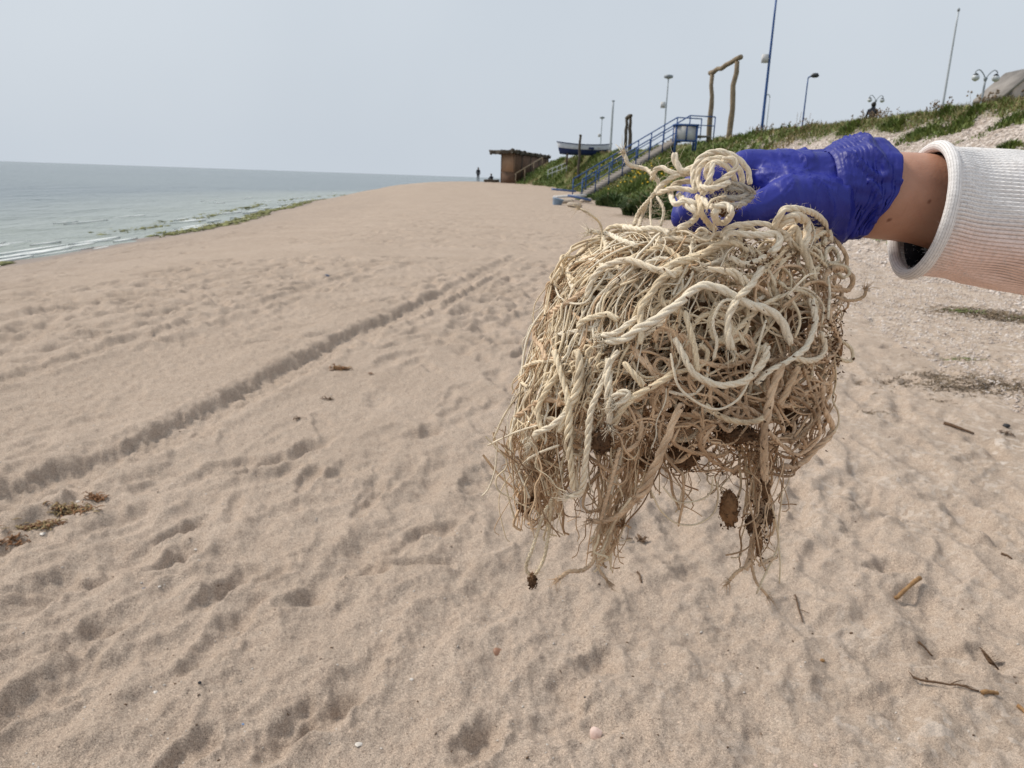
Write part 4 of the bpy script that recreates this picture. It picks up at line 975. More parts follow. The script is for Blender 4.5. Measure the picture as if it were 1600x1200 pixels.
# gloved fist: palm, four curled fingers wrapping the ropes, thumb across the front
def build_glove():
    mb = MB(); c = 100.0
    wr = W3(1352, 303, .0); 
    mc = [W3(1168, 263, .006), W3(1166, 281, .026), W3(1176, 303, .044), W3(1192, 322, .058)]     # knuckles index..little
    pip = [W3(1088, 292, -.004), W3(1078, 311, .020), W3(1090, 328, .040), W3(1112, 340, .054)]
    dip = [W3(1082, 330, -.012), W3(1070, 340, .008), W3(1084, 354, .028), W3(1108, 362, .044)]
    tip = [W3(1110, 350, -.012), W3(1102, 356, .004), W3(1116, 366, .022), W3(1136, 370, .038)]
    rf = [.0118, .0122, .0115, .0100]
    for k in range(4):
        capsule(mb, wr + (mc[k] - wr) * .05, mc[k], .030 - .002 * k, .0150 - .0006 * k, 14)
        capsule(mb, mc[k], pip[k], .0140 - .0005 * k, rf[k], 12); capsule(mb, pip[k], dip[k], rf[k], rf[k] * .93, 12); capsule(mb, dip[k], tip[k], rf[k] * .93, rf[k] * .82, 12)
    for a, b, r0, r1 in ((W3(1330, 300, .012), W3(1215, 285, .022), .034, .026), (W3(1300, 330, .0), W3(1245, 332, .020), .026, .020)): capsule(mb, a, b, r0, r1, 14)
    # thumb
    t0, t1, t2, t3 = W3(1292, 318, -.010), W3(1226, 312, -.026), W3(1172, 333, -.032), W3(1130, 350, -.026)
    capsule(mb, t0, t1, .024, .0175, 14); capsule(mb, t1, t2, .0160, .0128, 12); capsule(mb, t2, t3, .0128, .0098, 12)
    capsule(mb, W3(1205, 283, -.004), W3(1240, 300, -.012), .0155, .019, 12)          # web between thumb and index
    axis = wr - mc[1]; axis /= np.linalg.norm(axis)
    def disp(co, no):
        q = co - mc[0]; u = q @ RT; v = q @ UP; w = q @ FW
        # film wrinkles: ridged folds running across the hand, drawn tight towards the thumb web
        a = np.arctan2(v + .012, u - .028); rr_ = np.hypot(u - .028, v + .012)
        f1 = (1 - np.abs(vnoise(a * 3.2 + 4, rr_ * 22, 301)) * 2.2).clip(0, 1) ** 3 * np.exp(-(rr_ / .045) ** 2) * .0012
        f2 = (1 - np.abs(vnoise(u * 42 + v * 14, v * 13 + w * 9, 302)) * 2.4).clip(0, 1) ** 4 * .0022 * sst(-.01, .05, u)
        f3 = .0005 * vnoise(u * 90, v * 60 + w * 40, 303)
        return f1 + f2 + f3
    me = remeshed(mb, 'glove', .0017, 7, disp); me.materials.append(MGLOVE)
    me.transform(Matrix.Translation(-Vector(PBASE)))
    g = link('glove', me, person); g['label'] = 'blue glove closed around the ropes'
    # bunched cuff
    n, m = 46, 120; ctr = [W3(1284, 300, .004), W3(1312, 298, .003), W3(1336, 298, .002), W3(1364, 298, .0)]
    Pc = spline(np.array(ctr), .0012); Pc = Pc[np.linspace(0, len(Pc) - 1, n).astype(int)]
    a = np.arange(m) * 2 * np.pi / m; V = np.zeros((n, m, 3))
    for i_ in range(n):
        t = i_ / (n - 1)
        ry = .0335 + .0030 * sst(0, .45, t); rz = .0345 + .002 * t
        up_b = .0022 * np.exp(-((t - .62) / .26) ** 2) * np.clip(np.sin(a + .15), 0, 1) ** 2
        fold = (1 - np.abs(vnoise(a * 1.27 + .8 * t + 3, t * 1.4 + a * 0, 311)) * 2.6).clip(0, 1) ** 2.5 * .0040 * sst(.0, .4, t)
        fold2 = .0026 * vnoise(np.cos(a) * 1.7 + .9 * t, np.sin(a) * 1.7 + t * 1.2, 312) * sst(.0, .3, t) + .0009 * vnoise(np.cos(a) * 7, np.sin(a) * 7 + t * 1.5, 313)
        band = .0005 * np.sin(t * 26 + 2.2 * np.sin(a * 2) + a) * sst(.35, .7, t)
        r_ = fold + fold2 + band + up_b - .0035 * (1 - sst(0, .12, t))
        edge = (.004 * vnoise(np.cos(a) * 1.3, np.sin(a) * 1.3, 315) + .002 * np.sin(a * 2 + 1)) * sst(.8, 1, t)
        V[i_] = Pc[i_] + ((rz + r_) * np.cos(a))[:, None] * (-FW) + ((ry + r_) * np.sin(a))[:, None] * UP + RT * (edge + .004 * np.cos(a) * t - .012 * sst(-.2, -1, np.sin(a)) * t)[:, None]
    i = np.arange(n - 1)[:, None] * m; j = np.arange(m)[None, :]; k = (j + 1) % m
    F = np.stack([i + j, i + k, i + m + k, i + m + j], -1).reshape(-1, 4)
    cu = link('cuff', new_mesh('cuff', V.reshape(-1, 3) - PBASE, [F], MGLOVE, True), g); so = cu.modifiers.new('film', 'SOLIDIFY'); so.thickness = .0008; so.offset = -1
build_glove()
# body: one continuous surface, both arms, head; legs are clothed
def build_body():
    o = PBASE; cx = PBASE[0] + .02; y0 = PBASE[1] + .02; z0 = PBASE[2]
    J = {'pel': (cx, y0, z0 + .90), 'waist': (cx, y0, z0 + 1.08), 'chest': (cx, y0, z0 + 1.28), 'nb': (cx, y0, z0 + 1.42), 'neck': (cx - .01, y0, z0 + 1.50),
         'shl': tuple(SH), 'elb': tuple(EL), 'wr': tuple(WR), 'shr': (cx, y0 + .17, z0 + 1.35), 'el2': (cx + .10, y0 + .22, z0 + 1.09), 'wr2': (cx + .12, y0 + .24, z0 + .85)}
    names = list(J); ix = {n: i for i, n in enumerate(names)}
    E = [('pel', 'waist'), ('waist', 'chest'), ('chest', 'nb'), ('nb', 'neck'), ('chest', 'shl'), ('shl', 'elb'), ('elb', 'wr'), ('chest', 'shr'), ('shr', 'el2'), ('el2', 'wr2')]
    R = {'pel': (.15, .11), 'waist': (.13, .095), 'chest': (.145, .10), 'nb': (.07, .06), 'neck': (.055, .055), 'shl': .062, 'elb': .044, 'wr': (.036, .034), 'shr': .062, 'el2': .044, 'wr2': .032}
    mb = MB()
    # forearm as seen in the photo: slightly oval tube, wrist to elbow
    P = spline(np.array([W3(1338, 304, .003), W3(1392, 307, .004), W3(1450, 313, .008), W3(1540, 338, .0), W3(1660, 356, .01), EL]), .006); n = len(P); t = np.linspace(0, 1, n)
    rv = np.interp(t, [0, .15, .4, .75, 1], [.033, .0352, .0375, .044, .043])
    mb.tube(P, rv, 20); capsule(mb, EL, SH, .043, .058, 14)
    def v(n): return np.array(J[n], float)
    torso(mb, cx, y0, z0, 0)
    capsule(mb, v('chest') + [0, -.10, .05], SH, .07, .058); capsule(mb, v('chest') + [0, .10, .05], v('shr'), .07, .058)
    capsule(mb, v('shr'), v('el2'), .055, .042); capsule(mb, v('el2'), v('wr2'), .042, .029); capsule(mb, v('wr2'), v('wr2') + [0, -.015, -.07], .030, .034)
    for k in range(4): capsule(mb, v('wr2') + [(k - 1.5) * .018, -.02, -.09], v('wr2') + [(k - 1.5) * .017, -.045, -.155 + abs(k - 1.3) * .01], .0095, .008, 8)
    capsule(mb, v('wr2') + [-.03, -.015, -.05], v('wr2') + [-.04, -.05, -.10], .011, .009, 8)
    capsule(mb, v('nb') - [0, 0, .04], v('neck') + [0, 0, .05], .06, .052, 14)
    hc = v('neck') + [-.01, -.012, .13]; g = np.linspace(-1, 1, 13)
    mb.tube(np.stack([hc[0] + g * 0, hc[1] + g * 0 + .008 * g, hc[2] + g * .118], 1), .086 * np.sqrt(np.clip(1 - g * g, .01, 1)) * (1 - .12 * (g < -.2)), 18)
    capsule(mb, hc + [-.080, -.0, -.012], hc + [-.102, -.0, -.030], .010, .011, 8); capsule(mb, hc + [-.05, 0, -.07], hc + [-.068, 0, -.085], .030, .020, 10)
    for s in (-1, 1):
        capsule(mb, hc + [.008, s * .082, .0], hc + [.012, s * .086, -.035], .013, .010, 8); hip = v('pel') + [0, s * .085, -.05]
        kn = hip + [-.01, s * .02, -.40]; ak = np.array([kn[0] + .03, kn[1], z0 + .09]); capsule(mb, hip, kn, .088, .058, 14); capsule(mb, kn, ak, .058, .040, 14); capsule(mb, ak + [0, 0, -.045], ak + [-.15, s * .02, -.055], .040, .032, 12)
    me = remeshed(mb, 'body', .0048, 7); me.materials.append(MSKIN); me.transform(Matrix.Translation(-Vector(PBASE))); link('body', me, person)
    # clothes follow the body
    def garment(name, parts, mat, extra=None):
        mg = MB()
        if extra: extra(mg)
        for p in parts: capsule(mg, *p)
        m2 = remeshed(mg, name, .007, 14, (lambda co, no: .004 * vnoise(co[:, 2] * 14 + co[:, 0] * 9, co[:, 1] * 11, 351) + .002 * vnoise(co[:, 2] * 30, co[:, 1] * 22 + co[:, 0] * 20, 352))); m2.materials.append(mat); m2.transform(Matrix.Translation(-Vector(PBASE))); return link(name, m2, person)
    c_, w_, p_ = v('chest'), v('waist'), v('pel')
    parts = [(c_ + [0, -.10, .05], SH, .085, .070, 14), (c_ + [0, .10, .05], v('shr'), .085, .070, 14), (v('shr'), v('el2'), .070, .058, 14), (v('el2'), v('el2') * .25 + v('wr2') * .75, .058, .050, 14), (SH, EL * .6 + SH * .4, .070, .062, 14)]
    garment('sweater_body', parts, MKNITP, lambda m_: torso(m_, cx, y0, z0, .022))
    legs = []
    for s in (-1, 1):
        hip = p_ + [0, s * .085, -.03]; kn = hip + [-.01, s * .02, -.42]; ak = np.array([kn[0] + .03, kn[1], z0 + .12]); legs += [(hip, kn, .098, .070, 14), (kn, ak, .070, .058, 14)]
        sh = MB(); capsule(sh, np.array([ak[0] + .01, ak[1], z0 + .045]), np.array([ak[0] - .17, ak[1] + s * .02, z0 + .036]), .047, .040, 14)
        ms = remeshed(sh, 'shoe', .006, 4); ms.materials.append(MSHOE); ms.transform(Matrix.Translation(-Vector(PBASE))); link('shoe', ms, person)
    legs += [(p_ + [0, -.07, -.02], p_ + [0, .07, -.02], .112, .112, 14)]
    garment('trousers', legs, MTROUS)
    hr = MB(); g = np.linspace(-1, 1, 11)
    hr.tube(np.stack([hc[0] + .022 + g * 0, hc[1] + g * 0, hc[2] + .022 + g * .118], 1), .096 * np.sqrt(np.clip(1 - g * g, .01, 1)), 18); capsule(hr, hc + [.07, 0, .0], hc + [.085, .0, -.16], .055, .03, 12)
    mh = remeshed(hr, 'hair', .006, 4, lambda co, no: .004 * vnoise(co[:, 1] * 60, co[:, 0] * 60 + co[:, 2] * 6, 330)); mh.materials.append(MHAIRP); mh.transform(Matrix.Translation(-Vector(PBASE))); link('hair', mh, person)
    for s in (-1, 1):
        ey = MB(); e0 = hc + [-.0735, s * .030, .010]; g = np.linspace(-1, 1, 7); ey.tube(np.stack([e0[0] + g * 0, e0[1] + g * .011, e0[2] + g * 0], 1), .0065 * np.sqrt(np.clip(1 - g * g, .02, 1)), 10); ob = ey.build('eye', MEYE, None, True); ob.data.transform(Matrix.Translation(-Vector(PBASE))); ob.parent = person
    mo = MB(); mo.tube([hc + [-.076, -.020, -.062], hc + [-.083, 0, -.060], hc + [-.076, .020, -.062]], [.002, .005, .002], 8); ob = mo.build('mouth', MLIP, None, True); ob.data.transform(Matrix.Translation(-Vector(PBASE))); ob.parent = person
MEYE = simple('eye', (.05, .035, .03), None, 50, .2); MLIP = simple('lips', (.42, .17, .15), None, 30, .5)
MKNITP = simple('plain_knit', (.70, .665, .655), (.62, .585, .575), 30, .95, .002, 260)
build_body()
def build_sleeve():
    # rolled hem ring: near side sits further along the arm than the far side
    C = W3(1441, 330, .0); vU = (UP * 97 + RT * 15) * PXM; vV = -FW * .046 - RT * .002
    m = 525; a = np.arange(m) * 2 * np.pi / m
    rel = C[None] + np.cos(a)[:, None] * vV + np.sin(a)[:, None] * vU
    # sleeve sections from hem to upper arm
    secs = [(W3(1441, 330, .0), vV * .97, vU * .97), (W3(1458, 330, .0), vV * 1.0, vU * 1.0), (W3(1500, 335, -.001), vV * .9 + RT * .000, (UP * 99 + RT * 12) * PXM), (W3(1560, 346, -.001), -FW * .050 + RT * .012, (UP * 102 + RT * 10) * PXM), (W3(1650, 362, .002), -FW * .053, (UP * 103 + RT * 10) * PXM),
            (EL * .35 + W3(1650, 362, .002) * .65, -FW * .054, UP * .055), (EL, -FW * .056, UP * .060), (EL * .5 + SH * .5, -FW * .060, UP * .066), (SH * .92 + EL * .08, -FW * .066, UP * .070)]
    K = np.array([np.concatenate([s[0], s[1], s[2]]) for s in secs]); u = np.concatenate([np.linspace(0, 4.3, 78), np.linspace(4.3, len(secs) - 1, 26)[1:]])
    E = np.vstack([2 * K[0] - K[1], K, 2 * K[-1] - K[-2]]); out = []
    for q in u:
        i_ = min(int(q), len(secs) - 2); t = q - i_; A, B, Cc, Dd = E[i_], E[i_ + 1], E[i_ + 2], E[i_ + 3]
        out.append(.5 * ((2 * B) + (-A + Cc) * t + (2 * A - 5 * B + 4 * Cc - Dd) * t ** 2 + (-A + 3 * B - 3 * Cc + Dd) * t ** 3))
    out = np.array(out); n = len(out); NRIB = 105
    s_ = np.concatenate([[0], np.cumsum(np.linalg.norm(np.diff(out[:, :3], axis=0), axis=1))])
    V = np.zeros((n, m, 3)); wob = vnoise(np.cos(a) * 1.8 + 2, np.sin(a) * 1.8, 341)
    for i_ in range(n):
        ph = a * NRIB + 3.0 * vnoise(np.full(m, s_[i_] * 14), np.sin(a) * 1.2 + np.cos(a), 342)
        rib = .0013 * (np.abs(np.cos(ph / 2)) ** .6 - .5)
        fl = 1 + .05 * vnoise(np.cos(a) * 2.2 + s_[i_] * 9, np.sin(a) * 2.2 + s_[i_] * 5, 343) * sst(.01, .06, s_[i_]) + .025 * vnoise(np.cos(a) * 4, np.sin(a) * 4 + s_[i_] * 40, 344)
        d = np.cos(a)[:, None] * out[i_, 3:6] + np.sin(a)[:, None] * out[i_, 6:9]; L = np.linalg.norm(d, axis=1)[:, None]
        V[i_] = out[i_, :3] + d * fl[:, None] + d / L * rib[:, None]
    i = np.arange(n - 1)[:, None] * m; j = np.arange(m)[None, :]; k = (j + 1) % m
    F = np.stack([i + j, i + k, i + m + k, i + m + j], -1).reshape(-1, 4)
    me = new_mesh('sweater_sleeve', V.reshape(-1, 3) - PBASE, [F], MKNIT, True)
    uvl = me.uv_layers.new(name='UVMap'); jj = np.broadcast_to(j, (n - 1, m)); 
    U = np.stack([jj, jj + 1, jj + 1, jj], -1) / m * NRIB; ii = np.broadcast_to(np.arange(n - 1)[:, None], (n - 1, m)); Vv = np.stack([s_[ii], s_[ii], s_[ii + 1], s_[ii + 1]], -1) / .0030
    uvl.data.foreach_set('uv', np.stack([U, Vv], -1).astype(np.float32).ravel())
    bl = np.clip(sst(-.30, -.95, np.sin(a - .25)), 0, 1)[None, :] * np.ones((n, 1)) * sst(-.01, .02, s_)[:, None] + .16 * np.clip(vnoise(np.cos(a)[None, :] * 2 + s_[:, None] * 12, np.sin(a)[None, :] * 3 + 0 * s_[:, None], 347), 0, 1)  # pink bounced light painted into the knit underside, plus faint random pink patches
    at_ = me.attributes.new('bounce_tint', 'FLOAT', 'POINT'); at_.data.foreach_set('value', np.clip(bl, 0, 1).astype(np.float32).ravel())
    sl = link('sweater_sleeve', me, person); sl['label'] = 'white ribbed knit sleeve with pink bounced light coloured into its underside'
    # rolled hem
    mm = 240; a2 = np.arange(mm) * 2 * np.pi / mm; ring = C + np.cos(a2)[:, None] * vV * 1.01 + np.sin(a2)[:, None] * vU * 1.01
    T = np.roll(ring, -1, 0) - np.roll(ring, 1, 0); T /= np.linalg.norm(T, axis=1)[:, None]; ax = np.cross(vV, vU); ax /= np.linalg.norm(ax); N = np.cross(T, ax)
    ss = 22; b_ = np.arange(ss) * 2 * np.pi / ss; rad_ = .0042 * (1 + .10 * vnoise(a2 * 1.5, a2 * 0, 345)); 
    Vh = ring[:, None] + (rad_[:, None] * np.cos(b_))[:, :, None] * N[:, None] + (rad_[:, None] * 1.15 * np.sin(b_))[:, :, None] * ax
    i = np.arange(mm)[:, None]; j = np.arange(ss)[None, :]; F = np.stack([i * ss + j, ((i + 1) % mm) * ss + j, ((i + 1) % mm) * ss + (j + 1) % ss, i * ss + (j + 1) % ss], -1).reshape(-1, 4)
    mh = new_mesh('hem', Vh.reshape(-1, 3) - PBASE, [F], MKNIT, True); uv = mh.uv_layers.new(name='UVMap')
    I = np.broadcast_to(i, (mm, ss)); Jx = np.broadcast_to(j, (mm, ss)); Uu = np.stack([Jx, Jx, Jx + 1, Jx + 1], -1) / ss * 15.0; Vq = np.stack([I, I + 1, I + 1, I], -1) / mm * 110.0
    uv.data.foreach_set('uv', np.stack([Uu, Vq], -1).astype(np.float32).ravel()); at2 = mh.attributes.new('bounce_tint', 'FLOAT', 'POINT'); at2.data.foreach_set('value', np.zeros(mm * ss, np.float32))
    link('rolled_hem', mh, sl)
    # dark inner sleeve
    n2, m2 = 14, 60; a3 = np.arange(m2) * 2 * np.pi / m2; Vi = []
    for q in range(n2):
        t = q / (n2 - 1); cen = C * (1 - t) + W3(1570, 345, 0) * t + RT * .006 - UP * .004
        Vi.append(cen + np.cos(a3)[:, None] * (vV * .90) * (1 - .1 * t) + np.sin(a3)[:, None] * vU * .90 * (1 - .1 * t))
    Vi = np.array(Vi); i = np.arange(n2 - 1)[:, None] * m2; j = np.arange(m2)[None, :]; k = (j + 1) % m2
    F = np.stack([i + j, i + k, i + m2 + k, i + m2 + j], -1).reshape(-1, 4)
    link('inner_sleeve', new_mesh('inner_sleeve', Vi.reshape(-1, 3) - PBASE, [F], MINNER, True), person)['label'] = 'black lining inside the knit sleeve'
build_sleeve()
def sleeve_fuzz():
    sl = next(o for o in person.children if o.name.startswith('sweater_sleeve')); n = len(sl.data.vertices); co = np.zeros(n * 3); sl.data.vertices.foreach_get('co', co); co = co.reshape(-1, 3); no = np.zeros(n * 3); sl.data.vertices.foreach_get('normal', no); no = no.reshape(-1, 3)
    mb = MB()
    for k in rng.integers(0, 525 * 80, 2600):
        d = no[k] * .6 + rng.normal(0, .8, 3); d /= np.linalg.norm(d); L = rng.uniform(.0015, .005); p = co[k]; V, F, C = tube([p, p + d * L * .5 + rng.normal(0, L * .2, 3), p + d * L + rng.normal(0, L * .4, 3)], [.00011, .0001, .00005], 3); mb.add(V, F)
    mb.build('wool_fuzz', MFUZZ, sl)['kind'] = 'stuff'
MFUZZ = simple('wool_fuzz', (.80, .77, .76), None, 30, .95)
sleeve_fuzz()
# ------------------------------------------------------------------ the rope bundle
def rope_material(name, clean, mid, dirt, amt):
    m, nt, b = material(name); tc = nd(nt, 'TexCoord').outputs['Object']; oi = nd(nt, 'ObjectInfo')
    base = mixc(nt, oi.outputs['Random'], clean, mid)
    n1 = noise_n(nt, 34, 4, .65, tc); n2 = noise_n(nt, 240, 3, .7, tc)
    c = mixc(nt, ramp(nt, n1, [(.62 - amt, (0, 0, 0)), (.80 - amt * .6, (1, 1, 1))]), base, mixc(nt, .62, base, dirt))
    c = mixc(nt, ramp(nt, n2, [(.66, (0, 0, 0)), (.72, (1, 1, 1))]), c, mixc(nt, .75, c, dirt))
    c = mixc(nt, 1.0, c, ramp(nt, noise_n(nt, 900, 2, .6, tc), [(.3, (.84, .83, .82)), (.7, (1.08, 1.08, 1.08))]), 'MULTIPLY')
    nt.links.new(c, b.inputs['Base Color']); b.inputs['Roughness'].default_value = .9; b.inputs['Specular IOR Level'].default_value = .12; b.inputs['Sheen Weight'].default_value = .12
    b.inputs['Subsurface Weight'].default_value = .0
    nt.links.new(bump_n(nt, noise_n(nt, 1500, 3, .6, tc), .7, .0006), b.inputs['Normal'])
    return m
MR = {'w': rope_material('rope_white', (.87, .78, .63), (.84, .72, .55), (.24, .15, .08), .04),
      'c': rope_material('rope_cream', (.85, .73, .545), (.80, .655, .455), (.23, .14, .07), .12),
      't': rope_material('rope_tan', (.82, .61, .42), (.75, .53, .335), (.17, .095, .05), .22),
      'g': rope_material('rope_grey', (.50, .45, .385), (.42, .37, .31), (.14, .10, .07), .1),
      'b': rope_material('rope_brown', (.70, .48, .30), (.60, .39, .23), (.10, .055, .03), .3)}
MCRUD = simple('seaweed_crud', (.21, .112, .054), (.085, .046, .025), 60, .9, .004, 160)
MCRUD2 = simple('sponge_crud', (.30, .16, .075), (.13, .066, .03), 70, .9, .004, 200)
ROPE_O = W3(1070, 640, 0)
bundle = thing('rope_bundle', tuple(ROPE_O), 'tangled bundle of dirty cream ropes and frayed yarn hanging from the gloved hand', 'rope bundle')

_hy = [340, 360, 385, 430, 500, 560, 620, 680, 730, 780, 830]
_hl = [1010, 972, 926, 874, 850, 828, 806, 788, 790, 812, 830]
_hr = [1270, 1290, 1300, 1318, 1322, 1316, 1298, 1286, 1246, 1226, 1214]
def bulge(px, py):
    l = np.interp(py, _hy, _hl); r = np.interp(py, _hy, _hr); u = np.clip((px - (l + r) / 2) / ((r - l) / 2), -1, 1)
    v = np.clip((py - 560) / 270, -1, 1)
    return .020 + .078 * np.sqrt(np.clip(1 - u * u, 0, 1)) * np.sqrt(np.clip(1 - v * v * .9, 0, 1))
LOBES = np.array([.70, 1.0, .96] * 3)
TAKEN = []
def strand_mesh(P, r, kind, name, n_fray=0, parent=None, local=None):
    step = .0021 if kind == 'rope' else .0034
    Q = spline(P, step)
    n = len(Q); s = np.linspace(0, 1, n)
    Q = Q + (vnoise(np.arange(n) * .11 + rng.uniform(0, 99), np.zeros(n), 5)[:, None] * rng.normal(0, 1, 3)) * r * .35
    rr_ = r * (1 + .07 * vnoise(np.arange(n) * .15, np.full(n, rng.uniform(0, 50)), 6)); 
    rr_ = rr_ * np.where(s < .015, .75, 1) * np.where(s > .985, .75, 1)
    if kind == 'rope': return tube(Q, rr_, 9, twist=2 * np.pi / (r * 7.5), prof=LOBES)
    return tube(Q, rr_, 6, twist=90.0, prof=[1, .88, 1.04, .9, 1, .84])
def plied(P, r):
    Q = spline(P, .0016); n = len(Q)
    Q = Q + (vnoise(np.arange(n) * .08 + rng.uniform(0, 99), np.zeros(n), 5)[:, None] * rng.normal(0, 1, 3)) * r * .4
    T, N, B = frames(Q); s = np.arange(n) * .0016; ph = s * 2 * np.pi / (r * 10.5) + rng.uniform(0, 6.28)
    u = np.linspace(0, 1, n); wv = 1 + .16 * vnoise(np.arange(n) * .06, np.full(n, rng.uniform(0, 50)), 6)
    loose = 1 + np.clip(vnoise(np.arange(n) * .035, np.full(n, rng.uniform(0, 90)), 8) - .12, 0, 1) * 1.3
    V, F, C, k = [], [], [], 0
    for q in range(3):
        a = ph + q * 2.094 + .25 * vnoise(np.arange(n) * .1, np.full(n, q * 7.7), 9)
        Pq = Q + (r * .42 * wv * loose)[:, None] * (np.cos(a)[:, None] * N + np.sin(a)[:, None] * B)
        v, f, c = tube(Pq, r * .60 * wv * np.where(u < .012, .6, 1) * np.where(u > .988, .6, 1), 6)
        V.append(v); F.append(f + k); C += [[x + k for x in t] for t in c]; k += len(v)
    return np.vstack(V), np.vstack(F), C
def fray(mb, p, d, r, n, L):
    """splayed fibres at a cut end"""
    for _ in range(n):
        v = d + rng.normal(0, .45, 3); v /= np.linalg.norm(v); l = L * rng.uniform(.4, 1.1); s = rng.normal(0, r * .5, 3)
        c = p + s; mb.tube(spline([c, c + v * l * .5 + rng.normal(0, l * .08, 3), c + v * l + rng.normal(0, l * .2, 3) - [0, 0, l * .1]], l / 5), [r * .22] * 1, 3) if False else mb.tube([c, c + v * l * .5 + rng.normal(0, l * .08, 3), c + v * l + rng.normal(0, l * .3, 3) - [0, 0, l * .1]], [r * .17, r * .14, r * .07], 3)
def trace(r_mm, mat, pts, off=0.0, fr=0, name=None):
    """a cord followed through the bundle: photo position plus its own depth on the bundle's front"""
    P = []
    for q in pts:
        zz_ = (q[2] if len(q) > 2 else 0); zz_ = zz_ if q[1] < 345 else zz_ * .38; dd = -bulge(q[0], q[1]) * .93 - zz_ * .01; s = (D0 + .005 + dd)
        P.append(EYE + ray(q[0], q[1]) * s)
    P = np.array(P); TAKEN.append(P)
    kind = 'rope' if r_mm >= 1.7 else 'yarn'
    r_mm = r_mm * .82 * (D0 + dd) / D0
    V, F, C = plied(P, r_mm * .001) if r_mm >= 1.9 else strand_mesh(P, r_mm * .001, kind, 'cord')
    mb = MB(); mb.add(V - ROPE_O, F); mb.T.append(np.array(C))
    if fr & 1: d = P[0] - P[1]; fray(mb, P[0] - ROPE_O, d / np.linalg.norm(d), r_mm * .001, 26, .008)
    if fr & 2: d = P[-1] - P[-2]; fray(mb, P[-1] - ROPE_O, d / np.linalg.norm(d), r_mm * .001, 26, .008)
    return mb.build(name or ('cord' if kind == 'rope' else 'yarn'), MR[mat], bundle, True)
